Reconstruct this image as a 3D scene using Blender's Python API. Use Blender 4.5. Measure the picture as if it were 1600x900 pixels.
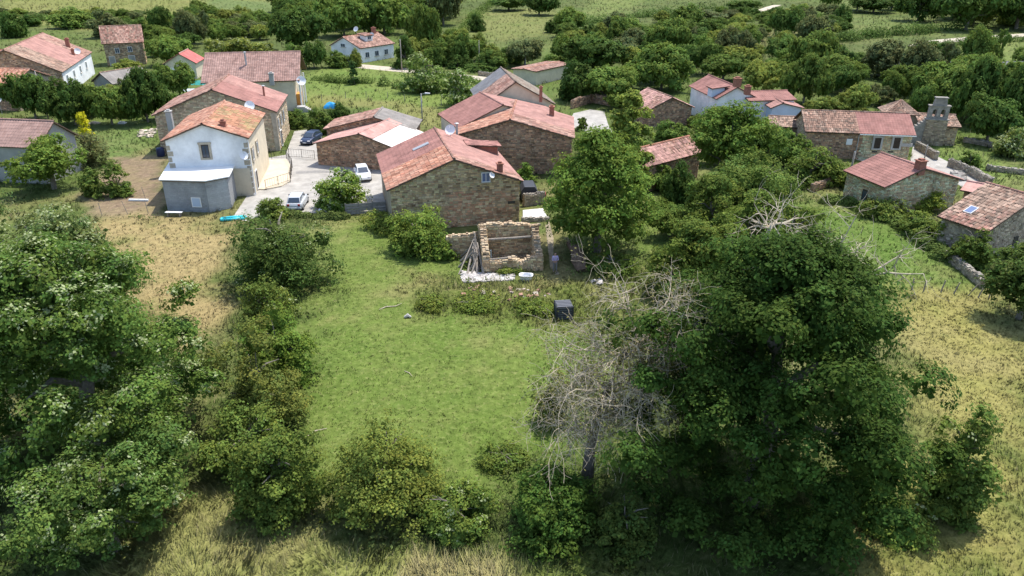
import bpy, math, random
import numpy as np
from mathutils import Vector, Matrix

for o in list(bpy.data.objects):
    bpy.data.objects.remove(o, do_unlink=True)
SC = bpy.context.scene
COL = SC.collection
R = math.radians
rnd = random.Random(7)

# ------------------------------------------------------------------ camera
CAM_H, PITCH, FPX = 25.0, R(25.0), 1164.0     # metres, radians, focal length in pixels of a 1600 wide picture
cam_d = bpy.data.cameras.new('camera')
cam = bpy.data.objects.new('camera', cam_d)
COL.objects.link(cam)
cam.location = (0, 0, CAM_H)
cam.rotation_euler = (math.pi / 2 - PITCH, 0, 0)
cam_d.sensor_width = 36.0
cam_d.lens = 36.0 * FPX / 1600.0
cam_d.clip_start = 0.5
cam_d.clip_end = 6000
SC.camera = cam

# ------------------------------------------------------------------ sky and sun
SUN_EL, SUN_AZ = R(66), math.atan2(0.66, 0.75)     # azimuth measured from +Y towards +X
w = bpy.data.worlds.new('World')
SC.world = w
w.use_nodes = True
nt = w.node_tree
sky = nt.nodes.new('ShaderNodeTexSky')
sky.sky_type = 'NISHITA'
sky.sun_disc = False
sky.sun_elevation = SUN_EL
sky.sun_rotation = SUN_AZ
sky.air_density = 1.0
sky.dust_density = 1.5
bg = nt.nodes['Background']
nt.links.new(sky.outputs[0], bg.inputs[0])
bg.inputs[1].default_value = 0.15
sd = bpy.data.lights.new('sun', 'SUN')
sd.energy = 2.8
sd.angle = R(0.53)
sd.color = (1.0, 0.95, 0.87)
sun = bpy.data.objects.new('sun', sd)
COL.objects.link(sun)
sv = Vector((math.sin(SUN_AZ) * math.cos(SUN_EL), math.cos(SUN_AZ) * math.cos(SUN_EL), math.sin(SUN_EL)))
sun.rotation_euler = sv.to_track_quat('Z', 'Y').to_euler()
sun.location = sv * 200
SC.view_settings.view_transform = 'Standard'
SC.view_settings.look = 'None'
SC.view_settings.exposure = 0.97
SC.view_settings.gamma = 1.0
SC.view_settings.use_curve_mapping = False
SC.render.engine = 'CYCLES'
SC.cycles.max_bounces = 5
SC.cycles.diffuse_bounces = 3
SC.cycles.glossy_bounces = 2
SC.cycles.transmission_bounces = 3
SC.cycles.use_denoising = True

# ------------------------------------------------------------------ photo measurements -> places on the ground
cP, sP = math.cos(PITCH), math.sin(PITCH)

def ray(px, py):
    a, b = (px - 800) / FPX, (450 - py) / FPX
    return Vector((a, cP + b * sP, -sP + b * cP))

def Pz(px, py, z=0.0):
    d = ray(px, py)
    return Vector((0, 0, CAM_H)) + d * ((z - CAM_H) / d.z)

def onplane(px, py, p0, n):
    d = ray(px, py)
    o = Vector((0, 0, CAM_H))
    return o + d * ((p0 - o).dot(n) / d.dot(n))

def proj(x, y, z):
    wz = z - CAM_H
    d = y * cP - wz * sP
    return 800 + FPX * x / d, 450 - FPX * (y * sP + wz * cP) / d

def depth_of(x, y, z=0.0):
    return y * cP - (z - CAM_H) * sP

def z_at(y, py):          # height of the point above ground distance y that is seen at row py
    k = (450 - py) / FPX
    return CAM_H + y * (k * cP - sP) / (cP + k * sP)

# ------------------------------------------------------------------ object helpers
def setp(o, label=None, cat=None, group=None, kind=None):
    if label: o['label'] = label
    if cat: o['category'] = cat
    if group: o['group'] = group
    if kind: o['kind'] = kind
    return o

def empty(name, label, cat, loc=(0, 0, 0), rz=0.0, group=None):
    o = bpy.data.objects.new(name, None)
    o.empty_display_size = 0.3
    COL.objects.link(o)
    o.location = loc
    o.rotation_euler = (0, 0, rz)
    return setp(o, label, cat, group)

def link(name, me, parent=None, color=None):
    o = bpy.data.objects.new(name, me)
    COL.objects.link(o)
    if parent: o.parent = parent
    if color: o.color = (*color, 1)
    return o

def np_mesh(name, V, Q, mat, col=None, smooth=False):
    """V (n,3), Q (m,k) with one face size k; col (n,4) optional"""
    V = np.asarray(V, dtype=np.float32); Q = np.asarray(Q, dtype=np.int32)
    me = bpy.data.meshes.new(name)
    k = Q.shape[1]
    me.vertices.add(len(V)); me.vertices.foreach_set('co', V.ravel())
    me.loops.add(Q.size); me.loops.foreach_set('vertex_index', Q.ravel())
    me.polygons.add(len(Q))
    me.polygons.foreach_set('loop_start', np.arange(0, Q.size, k, dtype=np.int32))
    me.polygons.foreach_set('loop_total', np.full(len(Q), k, dtype=np.int32))
    if smooth: me.polygons.foreach_set('use_smooth', np.ones(len(Q), dtype=bool))
    if col is not None:
        a = me.color_attributes.new('Col', 'FLOAT_COLOR', 'POINT')
        a.data.foreach_set('color', np.asarray(col, dtype=np.float32).ravel())
    me.update(calc_edges=True)
    me.materials.append(mat)
    return me

class MB:
    def __init__(s):
        s.v, s.f, s.c = [], [], []
    def add(s, vs, fs, c=None):
        b = len(s.v)
        s.v += [tuple(p) for p in vs]
        s.f += [tuple(i + b for i in q) for q in fs]
        s.c += [c or (1, 1, 1)] * len(vs)
        return s
    def box(s, x0, x1, y0, y1, z0, z1, c=None, M=None):
        vs = [Vector((x, y, z)) for z in (z0, z1) for y in (y0, y1) for x in (x0, x1)]
        if M: vs = [M @ p for p in vs]
        return s.add(vs, [(0, 2, 3, 1), (4, 5, 7, 6), (0, 1, 5, 4), (2, 6, 7, 3), (0, 4, 6, 2), (1, 3, 7, 5)], c)
    def tube(s, pts, rad, n=8, c=None, cap=True):
        pts = [Vector(p) for p in pts]
        if not isinstance(rad, (list, tuple)): rad = [rad] * len(pts)
        vs, fs = [], []
        for i, p in enumerate(pts):
            t = (pts[min(i + 1, len(pts) - 1)] - pts[max(i - 1, 0)])
            t = t.normalized() if t.length > 1e-9 else Vector((0, 0, 1))
            a = t.cross(Vector((0, 0, 1)) if abs(t.z) < .9 else Vector((1, 0, 0))).normalized()
            b = t.cross(a)
            for k in range(n):
                an = 2 * math.pi * k / n
                vs.append(p + (a * math.cos(an) + b * math.sin(an)) * rad[i])
        for i in range(len(pts) - 1):
            for k in range(n):
                k2 = (k + 1) % n
                fs.append((i * n + k, i * n + k2, (i + 1) * n + k2, (i + 1) * n + k))
        if cap:
            fs.append(tuple(range(n))[::-1]); fs.append(tuple((len(pts) - 1) * n + k for k in range(n)))
        return s.add(vs, fs, c)
    def prism(s, poly, y0, y1, c=None):      # polygon in xz pushed along y
        n = len(poly)
        vs = [(x, y0, z) for x, z in poly] + [(x, y1, z) for x, z in poly]
        fs = [tuple(range(n)), tuple(range(n, 2 * n))[::-1]] + [(i, i + n, (i + 1) % n + n, (i + 1) % n) for i in range(n)]
        return s.add(vs, fs, c)
    def slab(s, poly, z0, z1, c=None):       # polygon in xy pushed up
        n = len(poly)
        vs = [(p[0], p[1], z0) for p in poly] + [(p[0], p[1], z1) for p in poly]
        fs = [tuple(range(n))[::-1], tuple(range(n, 2 * n))] + [(i, (i + 1) % n, (i + 1) % n + n, i + n) for i in range(n)]
        return s.add(vs, fs, c)
    def obj(s, name, mat, parent=None, smooth=False, bevel=0, kind=None, fix=True):
        me = bpy.data.meshes.new(name)
        me.from_pydata(s.v, [], s.f)
        a = me.color_attributes.new('Col', 'FLOAT_COLOR', 'POINT')
        a.data.foreach_set('color', np.array([(*c, 0.0) for c in s.c], dtype=np.float32).ravel())
        if fix:
            import bmesh
            bm = bmesh.new(); bm.from_mesh(me)
            bmesh.ops.recalc_face_normals(bm, faces=bm.faces)
            bm.to_mesh(me); bm.free()
        if smooth:
            me.polygons.foreach_set('use_smooth', [True] * len(me.polygons))
        me.materials.append(mat)
        o = link(name, me, parent)
        if bevel:
            m = o.modifiers.new('bevel', 'BEVEL'); m.width = bevel; m.segments = 2; m.limit_method = 'ANGLE'
        if kind: o['kind'] = kind
        return o

# ------------------------------------------------------------------ materials
MATS = {}
def mat(name, col=(.5, .5, .5), rough=.85, nscale=0, namt=.3, bump=0, bscale=None, metal=0.0, spec=.3, attr=False,
        objcol=False, col2=None, trans=0.0, detail=6.0, alpha_col=None):
    if name in MATS: return MATS[name]
    m = bpy.data.materials.new(name); m.use_nodes = True
    N, L = m.node_tree.nodes, m.node_tree.links
    b = N['Principled BSDF']
    b.inputs['Roughness'].default_value = rough
    b.inputs['Metallic'].default_value = metal
    b.inputs['Specular IOR Level'].default_value = spec
    rgb = N.new('ShaderNodeRGB'); rgb.outputs[0].default_value = (*col, 1)
    out = rgb.outputs[0]
    def mul(a, c):
        x = N.new('ShaderNodeMix'); x.data_type = 'RGBA'; x.blend_type = 'MULTIPLY'; x.inputs[0].default_value = 1
        L.new(a, x.inputs[6]); L.new(c, x.inputs[7]); return x.outputs[2]
    if objcol:
        oi = N.new('ShaderNodeObjectInfo'); out = mul(out, oi.outputs['Color'])
    if attr:
        at = N.new('ShaderNodeAttribute'); at.attribute_name = 'Col'
        out = mul(out, at.outputs['Color'])
        if alpha_col:
            x = N.new('ShaderNodeMix'); x.data_type = 'RGBA'
            L.new(at.outputs['Alpha'], x.inputs[0]); L.new(out, x.inputs[6]); x.inputs[7].default_value = (*alpha_col, 1)
            out = x.outputs[2]
    if nscale:
        tc = N.new('ShaderNodeTexCoord')
        nz = N.new('ShaderNodeTexNoise'); nz.inputs['Scale'].default_value = nscale; nz.inputs['Detail'].default_value = detail
        nz.inputs['Roughness'].default_value = .65
        L.new(tc.outputs['Object'], nz.inputs['Vector'])
        mr = N.new('ShaderNodeMapRange'); mr.inputs[1].default_value = .3; mr.inputs[2].default_value = .7
        L.new(nz.outputs['Fac'], mr.inputs[0])
        if col2:
            x = N.new('ShaderNodeMix'); x.data_type = 'RGBA'
            L.new(mr.outputs[0], x.inputs[0]); L.new(out, x.inputs[6]); x.inputs[7].default_value = (*col2, 1)
            out = x.outputs[2]
        else:
            mr.inputs[3].default_value = 1 - namt; mr.inputs[4].default_value = 1 + namt
            x = N.new('ShaderNodeMix'); x.data_type = 'RGBA'; x.blend_type = 'MULTIPLY'; x.inputs[0].default_value = 1
            L.new(out, x.inputs[6]); L.new(mr.outputs[0], x.inputs[7]); out = x.outputs[2]
    L.new(out, b.inputs['Base Color'])
    if bump:
        nb = N.new('ShaderNodeTexNoise'); nb.inputs['Scale'].default_value = bscale or 8; nb.inputs['Detail'].default_value = 6
        tc2 = N.new('ShaderNodeTexCoord'); L.new(tc2.outputs['Object'], nb.inputs['Vector'])
        bp = N.new('ShaderNodeBump'); bp.inputs['Strength'].default_value = bump; bp.inputs['Distance'].default_value = .05
        L.new(nb.outputs['Fac'], bp.inputs['Height']); L.new(bp.outputs[0], b.inputs['Normal'])
    if trans:
        t = N.new('ShaderNodeBsdfTranslucent'); L.new(out, t.inputs[0])
        ms = N.new('ShaderNodeMixShader'); ms.inputs[0].default_value = trans
        L.new(b.outputs[0], ms.inputs[1]); L.new(t.outputs[0], ms.inputs[2])
        L.new(ms.outputs[0], N['Material Output'].inputs['Surface'])
    MATS[name] = m
    return m

M_STONE = mat('rubble_stone', (1, 1, 1), .92, .6, .28, bump=.5, bscale=14, attr=True)
M_MORTAR = mat('mortar', (.36, .30, .22), .95, 1.2, .35, bump=.6, bscale=9)
M_TILE = mat('clay_tile', (.82, .765, .715), .88, .8, .3, bump=.3, bscale=20, attr=True)
M_UNDER = mat('roof_boards', (.12, .085, .06), .9, 3, .3)
M_WHITE = mat('white_render', (.76, .765, .76), .9, .55, .2, bump=.3, bscale=5)
M_CREAM = mat('cream_render', (.62, .54, .40), .9, .8, .15)
M_BLUEW = mat('pale_blue_render', (.52, .62, .74), .9, .8, .1)
M_GREYW = mat('grey_render', (.34, .34, .31), .92, .8, .18, bump=.3)
M_BLOCK = mat('concrete_block', (.31, .325, .33), .92, 1.5, .16, bump=.3)
M_GLASS = mat('window_glass', (.05, .07, .10), .12, spec=.6)
M_BLUEGL = mat('sky_blue_glass', (.10, .16, .30), .15, spec=.7)
M_WFRAME = mat('white_paint', (.78, .78, .76), .5)
M_DARKW = mat('dark_timber', (.05, .035, .025), .8, 4, .3)
M_WOOD = mat('weathered_timber', (.30, .26, .215), .9, 3, .3, bump=.4, bscale=12)
M_PLANK = mat('grey_planks', (.28, .265, .255), .9, 2.5, .3, bump=.3)
M_BRICK = mat('chimney_brick', (.30, .13, .09), .9, 5, .3)
M_STEEL = mat('galvanised_steel', (.42, .43, .44), .5, metal=.5)
M_DISH = mat('dish_white', (.76, .76, .76), .5)
M_IRON = mat('dark_iron', (.06, .055, .05), .6)
M_CONC = mat('old_concrete', (.40, .385, .36), .92, 1.1, .18, bump=.3)
M_QUOIN = mat('dressed_stone', (.40, .35, .27), .9, 2, .25, bump=.3)
M_BARK = mat('grey_bark', (.17, .15, .12), .95, 5, .4, bump=.7, bscale=10)
M_DEAD = mat('dead_bark', (.48, .41, .30), .92, 3, .35, bump=.4, bscale=10)
M_LEAF = mat('leaves', (1, 1, 1), .75, attr=True, objcol=True, trans=.36, spec=.06, alpha_col=(.50, .55, .30))
M_GRASS = mat('grass_blades', (1, 1, 1), .8, attr=True, spec=.1)
def soft_normals(m, up):       # blades are far thinner than a pixel: shade them mostly with the sward's own normal
    N, L = m.node_tree.nodes, m.node_tree.links
    ge = N.new('ShaderNodeNewGeometry'); mx = N.new('ShaderNodeMix'); mx.data_type = 'VECTOR'; mx.inputs[0].default_value = up
    L.new(ge.outputs['Normal'], mx.inputs[4]); mx.inputs[5].default_value = (0, 0, 1)
    L.new(mx.outputs[1], N['Principled BSDF'].inputs['Normal'])
soft_normals(M_GRASS, .9)
# ------------------------------------------------------------------ noise and zones of the ground
def vnoise(x, y, seed=0):
    x = np.asarray(x, float); y = np.asarray(y, float)
    xi, yi = np.floor(x).astype(np.int64), np.floor(y).astype(np.int64)
    fx, fy = x - xi, y - yi
    fx, fy = fx * fx * (3 - 2 * fx), fy * fy * (3 - 2 * fy)
    def h(a, b):
        n = (a * 374761393 + b * 668265263 + seed * 1442695041) & 0x7fffffff
        n = ((n ^ (n >> 13)) * 1274126177) & 0x7fffffff
        return ((n ^ (n >> 16)) & 0xffff) / 65535.0
    return (h(xi, yi) * (1 - fx) + h(xi + 1, yi) * fx) * (1 - fy) + (h(xi, yi + 1) * (1 - fx) + h(xi + 1, yi + 1) * fx) * fy

def fbm(x, y, seed=0, o=3):
    s, a, t = 0, .5, 0
    for i in range(o):
        s = s + a * vnoise(x * 2 ** i, y * 2 ** i, seed + i); t += a; a *= .5
    return s / t

def W(poly):
    return np.array([Pz(x, y)[:2] for x, y in poly])

def inside_dist(X, Y, P):
    """signed distance to polygon, positive inside"""
    d2 = np.full(X.shape, 1e18); ins = np.zeros(X.shape, bool)
    n = len(P)
    for i in range(n):
        ax, ay = P[i]; bx, by = P[(i + 1) % n]
        ex, ey = bx - ax, by - ay
        t = np.clip(((X - ax) * ex + (Y - ay) * ey) / (ex * ex + ey * ey + 1e-12), 0, 1)
        d2 = np.minimum(d2, (X - ax - t * ex) ** 2 + (Y - ay - t * ey) ** 2)
        c = ((ay > Y) != (by > Y)) & (X < (bx - ax) * (Y - ay) / (by - ay + 1e-12) + ax)
        ins ^= c
    return np.where(ins, 1, -1) * np.sqrt(d2)

STRAW, LAWN, DRYGREEN, SCRUB, SOIL = (.33, .255, .115), (.132, .182, .038), (.225, .215, .065), (.085, .115, .030), (.235, .17, .115)
# polygon (photo pixels), colour, blade height, density, feather in metres
ZONES = [
    ([(0, -10), (450, -10), (425, 50), (200, 50), (0, 35)], (.20, .21, .06), .5, .6, 6),
    ([(325, 0), (455, 5), (420, 40), (300, 28)], (.13, .18, .055), .3, .8, 4),
    ([(715, 75), (735, 22), (870, 8), (868, 50), (800, 62)], (.17, .19, .055), .4, .8, 5),
    ([(905, 30), (930, -5), (1010, -5), (960, 30)], (.15, .19, .05), .4, .8, 5),
    ([(1430, 95), (1430, 75), (1600, 62), (1600, 100)], (.16, .20, .05), .4, .8, 4),
    ([(1310, 62), (1330, 25), (1480, 30), (1505, 50), (1400, 62)], (.13, .17, .045), .5, .8, 5),
    ([(1100, 75), (1250, 30), (1300, 62), (1180, 84)], (.17, .17, .06), .5, .8, 5),
    ([(475, 112), (560, 100), (770, 122), (790, 135), (740, 190), (690, 196), (640, 176), (500, 160), (468, 180)], (.15, .205, .045), .3, 1, 3),
    ([(480, 168), (500, 150), (640, 160), (720, 180), (715, 215), (670, 200), (590, 166)], (.20, .205, .065), .4, 1, 2),
    ([(85, 195), (240, 185), (252, 245), (180, 248), (90, 300)], (.13, .18, .05), .3, 1, 2),
    ([(135, 300), (182, 246), (262, 242), (250, 335), (252, 342), (136, 338)], SOIL, 0.1, .03, 1),
    ([(1000, 322), (1050, 300), (1250, 318), (1340, 322), (1400, 350), (1482, 402), (1532, 458), (1385, 455), (1250, 420), (1000, 400)], (.115, .175, .035), .2, 1, 2),
    ([(1440, 225), (1500, 222), (1600, 262), (1600, 292), (1550, 290), (1460, 245)], (.135, .19, .045), .35, 1, 1.5),
    ([(1378, 452), (1530, 462), (1620, 540), (1620, 920), (1330, 920), (1440, 640)], (.27, .245, .075), .13, 1.6, 2.5),
    ([(480, 355), (600, 335), (720, 400), (880, 470), (930, 560), (905, 700), (840, 760), (640, 760), (480, 740), (440, 560), (500, 440)], LAWN, .085, 1.1, 3),
    ([(640, 430), (700, 432), (800, 440), (930, 425), (1010, 420), (1010, 520), (880, 520), (780, 500), (660, 490)], (.125, .15, .035), .42, 1.2, 1.5),
    ([(150, 345), (240, 338), (372, 345), (345, 425), (350, 490), (300, 540), (200, 500)], STRAW, .15, 1.2, 2.5),
    ([(-40, 930), (150, 930), (270, 780), (350, 790), (520, 850), (800, 855), (980, 880), (980, 930)], (.225, .245, .07), .42, 1.6, 1.2),
    ([(620, 960), (640, 868), (780, 858), (820, 960)], (.34, .30, .13), .55, 1.5, .8),
    ([(820, 370), (870, 360), (900, 430), (860, 440)], (.16, .15, .06), .2, .8, 1),
]
ZW = [(W(p), c, h, d, f) for p, c, h, d, f in ZONES]

# paved sheets: name, label, polygon, colour material, height above ground
M_ASPH = mat('pale_worn_street', (.36, .34, .305), .93, .8, .26, bump=.2, bscale=20)
M_SLAB = mat('cream_paving', (.56, .48, .36), .93, .9, .14)
M_TRACK = mat('pale_gravel_track', (.46, .40, .31), .95, .5, .2, bump=.3)
M_DIRT = mat('trodden_earth', (.27, .225, .15), .95, 1.5, .35, bump=.5)
PAVED = [
    ('street', 'x', [(362, 342), (386, 306), (398, 250), (446, 242), (460, 205), (502, 200), (497, 250), (592, 260), (625, 305), (606, 327), (545, 333), (480, 333), (440, 329), (396, 347)], M_ASPH, .004),
    ('road', 'x', [(1427, 226), (1452, 238), (1500, 262), (1556, 300), (1538, 316), (1497, 288), (1422, 252)], M_ASPH, .004),
    ('path', 'x', [(1300, 238), (1330, 236), (1430, 254), (1424, 266), (1390, 262), (1340, 250)], M_SLAB, .008),
    ('road', 'x', [(888, 196), (896, 177), (922, 171), (944, 174), (950, 194), (975, 240), (952, 236), (915, 206)], M_ASPH, .004),
    ('road', 'x', [(1418, 71), (1455, 63), (1520, 57), (1640, 50), (1640, 55), (1530, 62), (1470, 68), (1430, 74)], M_TRACK, .02),
    ('road', 'x', [(1166, 22), (1195, 11.5), (1222, 4), (1232, 4), (1204, 14), (1176, 24)], M_TRACK, .02),
    ('road', 'x', [(548, 99), (640, 107), (775, 122), (775, 128), (640, 114), (548, 105)], M_TRACK, .004),
    ('path', 'x', [(1426, 92), (1480, 94), (1480, 97), (1426, 95)], M_TRACK, .02),
    ('path', 'x', [(866, 436), (868, 424), (872, 424), (881, 446), (876, 458), (872, 456)], M_DIRT, .004),
    ('path', 'x', [(852, 352), (858, 346), (865, 372), (864, 420), (860, 420)], M_DIRT, .004),
]
M_PATCH = mat('darker_asphalt_patch', (.25, .24, .225), .93, 2, .2, bump=.3, bscale=25)
PAVED += [('pavement_patch', 'x', [(498, 292), (530, 290), (534, 300), (520, 304), (496, 301)], M_PATCH, .008), ('pavement_patch', 'x', [(462, 268), (500, 266), (540, 268), (540, 271), (500, 270), (462, 272)], M_PATCH, .008),
          ('pavement_patch', 'x', [(420, 312), (436, 309), (440, 322), (424, 325)], M_PATCH, .008)]
PW = [W(p) for _, _, p, _, _ in PAVED]
NOGRASS = [W([(600, 340), (606, 285), (690, 250), (800, 240), (850, 330), (850, 420), (755, 427), (700, 400)])]

def ground_color(X, Y):
    n1, n2, n3 = fbm(X / 9, Y / 9, 1), fbm(X / 2.2, Y / 2.2, 5), fbm(X / 28, Y / 28, 9)
    c = np.array(SCRUB)[None] * np.ones((len(X), 1))
    c = c + (np.array((.115, .165, .036)) - c) * np.clip((n3 - .4) * 3, 0, 1)[:, None] * .7
    h = np.full(X.shape, .35); dn = np.full(X.shape, .9)
    for P, zc, zh, zd, f in ZW:
        d = inside_dist(X, Y, P)
        t = np.clip((d + (n2 - .5) * f * 2.4) / f * .5 + .5, 0, 1); t = t * t * (3 - 2 * t)
        c = c * (1 - t[:, None]) + np.array(zc)[None] * t[:, None]
        h = h * (1 - t) + zh * t; dn = dn * (1 - t) + zd * t
    # patches of dry and lush growth
    n4 = fbm(X / .9, Y / .9, 55)
    dry = np.clip((n1 * .45 + n2 * .3 + n4 * .25 - .5) * 6, 0, 1)[:, None] * .48
    dry = dry * np.where(Y > 105, .35, 1)[:, None]
    c = c * (1 - dry) + np.array((.27, .23, .10)) * dry
    lush = np.clip((.47 - n1 * .4 - n2 * .4 - n4 * .2) * 6, 0, 1)[:, None] * .6
    c = c * (1 - lush) + c * np.array((.62, .82, .55)) * lush
    return c, h, dn

def axis(lo, d0, d1, step, far_step, far, outer):
    a = list(np.arange(d0, d1, step))
    b = list(np.arange(d1, far, far_step))
    return a + b + outer
xs = np.array(sorted(set([round(v, 3) for v in list(np.arange(-62, 62.1, .8)) + list(np.arange(-260, -62, 3.3)) + list(np.arange(65, 260, 3.3)) +
              [-3000, -1800, -1000, -600, -400, -300, 300, 400, 600, 1000, 1800, 3000]])))
ys = np.array(sorted(set([round(v, 3) for v in list(np.arange(14, 112, .8)) + list(np.arange(113, 420, 2.6)) +
              [-3000, -1500, -600, -200, -60, -10, 5, 440, 480, 540, 620, 760, 1000, 1400, 2000, 3000]])))
GX, GY = np.meshgrid(xs, ys)
MOUNDS = [(690, 470, 1.5, .55), (735, 466, 1.7, .6), (790, 466, 1.6, .45), (840, 474, 1.4, .4), (905, 452, 1.8, .35)]
def gz(X, Y):
    t = np.clip(Y - 335, 0, None)
    z = np.minimum(.0006 * t * t, .22 * t)
    for px, py, r_, h_ in MOUNDS:
        c = Pz(px, py); z = z + h_ * np.exp(-(((X - c.x) / r_) ** 2 + ((Y - c.y) / (r_ * .8)) ** 2))
    return z
def build_ground():
    X, Y = GX.ravel(), GY.ravel()
    V = np.stack([X, Y, gz(X, Y)], 1)
    nx, ny = len(xs), len(ys)
    i = np.arange(nx - 1)[None] + np.arange(ny - 1)[:, None] * nx
    i = i.ravel()
    Q = np.stack([i, i + 1, i + 1 + nx, i + nx], 1)
    c, _, _ = ground_color(X, Y)
    m = mat('meadow_ground', (.86, .86, .86), .95, 1.6, .3, bump=.9, bscale=5, attr=True, spec=.1)
    N, L = m.node_tree.nodes, m.node_tree.links        # flecks of dead straw and small bare spots in the sward
    b = N['Principled BSDF']; src = b.inputs['Base Color'].links[0].from_socket
    prev = src
    for sc, lo, hi, colr, amt in ((3.2, .52, .72, (.33, .28, .14), .4), (.55, .56, .74, (.25, .22, .09), .35), (1.3, .56, .7, (.07, .115, .028), .5)):
        tc = N.new('ShaderNodeTexCoord'); nz = N.new('ShaderNodeTexNoise'); nz.inputs['Scale'].default_value = sc; nz.inputs['Detail'].default_value = 8; nz.inputs['Roughness'].default_value = .7
        L.new(tc.outputs['Object'], nz.inputs['Vector']); mr = N.new('ShaderNodeMapRange'); mr.inputs[1].default_value = lo; mr.inputs[2].default_value = hi; mr.inputs[4].default_value = amt
        L.new(nz.outputs['Fac'], mr.inputs[0]); mx = N.new('ShaderNodeMix'); mx.data_type = 'RGBA'; L.new(mr.outputs[0], mx.inputs[0]); L.new(prev, mx.inputs[6]); mx.inputs[7].default_value = (*colr, 1); prev = mx.outputs[2]
    L.new(prev, b.inputs['Base Color'])
    me = np_mesh('ground', V, Q, m, np.concatenate([c, np.zeros((len(c), 1))], 1), smooth=True)
    o = link('ground', me)
    setp(o, 'green and straw coloured meadow ground around the village', None, None, 'structure')
build_ground()

for name, _, poly, m, z in PAVED:
    mb = MB(); pts = [Pz(x, y) for x, y in poly]
    mb.add([(p.x, p.y, z) for p in pts], [tuple(range(len(pts)))])
    o = mb.obj(name, m, fix=False); o['kind'] = 'structure'
    if o.data.polygons[0].normal.z < 0: o.data.flip_normals()

# ------------------------------------------------------------------ grass
def build_grass():
    rng = np.random.default_rng(3)
    bands = [(17, 36, 40, .85), (36, 62, 17, 1.0), (62, 112, 5, 1.4), (112, 300, .6, 2.3), (300, 430, .25, 3.2)]
    VV, CC = [], []
    for y0, y1, dens, sc in bands:
        A = 0.5 * ((.78 * y0 + 6) + (.78 * y1 + 6)) * 2 * (y1 - y0)
        n = int(A * dens)
        Y = y0 + (y1 - y0) * np.sqrt(rng.random(n) * (1 - (y0 / y1) ** 2) + (y0 / y1) ** 2) if False else rng.uniform(y0, y1, n)
        X = rng.uniform(-1, 1, n) * (.78 * Y + 6)
        c, h, d = ground_color(X, Y)
        keep = rng.random(n) < d / 1.6
        for P in PW + NOGRASS:
            keep &= inside_dist(X, Y, P) < .05
        X, Y, c, h = X[keep], Y[keep], c[keep], h[keep]
        n = len(X)
        clump = fbm(X / .9, Y / .9, 21, 2)
        h = h * (0.5 + 1.0 * clump); gb = gz(X, Y) * rng.uniform(.7, 1.3, n)
        lean = fbm(X / 3, Y / 3, 33, 2) * 4 * math.pi
        for k in range(4):
            a = rng.uniform(0, 2 * math.pi, n); wd = rng.uniform(.012, .026, n) * sc * (1 + h * .6)
            bx = X + rng.normal(0, .06 * sc, n); by = Y + rng.normal(0, .06 * sc, n)
            hh = h * rng.uniform(.6, 1.25, n) * sc ** .5
            la = lean + rng.normal(0, .8, n); lr = hh * rng.uniform(.25, .95, n)
            p0 = np.stack([bx - np.cos(a) * wd, by - np.sin(a) * wd, gb - .01], 1)
            p1 = np.stack([bx + np.cos(a) * wd, by + np.sin(a) * wd, gb - .01], 1)
            p2 = np.stack([bx + np.cos(la) * lr, by + np.sin(la) * lr, gb + hh], 1)
            VV.append(np.stack([p0, p1, p2], 1).reshape(-1, 3))
            j = rng.uniform(.85, 1.3, (n, 1)); cc = c * j
            pale = (rng.random(n) < np.clip(h * .3, 0, .16))[:, None]
            cc = np.where(pale, cc * .35 + np.array((.36, .31, .17)) * .65, cc)
            cc = np.repeat(np.concatenate([cc, np.zeros((n, 1))], 1), 3, 0)
            CC.append(cc)
    V = np.concatenate(VV); C = np.concatenate(CC)
    F = np.arange(len(V)).reshape(-1, 3)
    o = link('grass', np_mesh('grass', V, F, M_GRASS, C))
    setp(o, 'green and straw coloured grass blades covering the meadows', 'grass', None, 'stuff')
build_grass()
# ------------------------------------------------------------------ roofs, walls, houses
def jit(c, a, r=rnd):
    k = 1 + r.uniform(-a, a)
    return tuple(max(0, v * k * (1 + r.uniform(-a * .1, a * .1))) for v in c)

ORANGE = [(.50, .245, .165), (.54, .29, .20), (.43, .20, .14), (.56, .35, .26), (.47, .25, .18)]
BROWN = [(.33, .215, .165), (.27, .18, .14), (.39, .255, .195), (.23, .175, .14), (.42, .31, .245)]
OLDRED = [(.40, .22, .175), (.34, .185, .15), (.44, .265, .215), (.28, .18, .145), (.47, .31, .255)]
GREYT = [(.27, .22, .18), (.33, .25, .20), (.22, .19, .16), (.30, .27, .23)]
MOSSY = [(.38, .27, .15), (.42, .31, .18), (.33, .26, .13), (.45, .24, .15)]
PINK = [(.44, .255, .225), (.45, .265, .235), (.425, .245, .215)]
MAUVE = [(.41, .27, .24), (.39, .255, .225), (.42, .285, .255)]
REDM = [(.37, .19, .168), (.38, .20, .178), (.355, .185, .163)]
FIBRE = [(.30, .295, .28), (.31, .30, .285), (.29, .285, .275)]
LPINK = [(.56, .34, .305), (.57, .35, .315)]
WHITES = [(.80, .79, .77), (.79, .78, .76)]
SLATE = [(.22, .235, .26), (.23, .245, .27)]
ROOFK = {'tile': (.24, .42, .05, .028, .3), 'sheet': (.33, .40, .035, .016, .06), 'flat_tile': (.34, .38, .045, .03, .16),
         'fibre': (.30, 1.6, .04, .008, .06), 'plain': (.9, 2.4, .02, .006, .03)}

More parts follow.
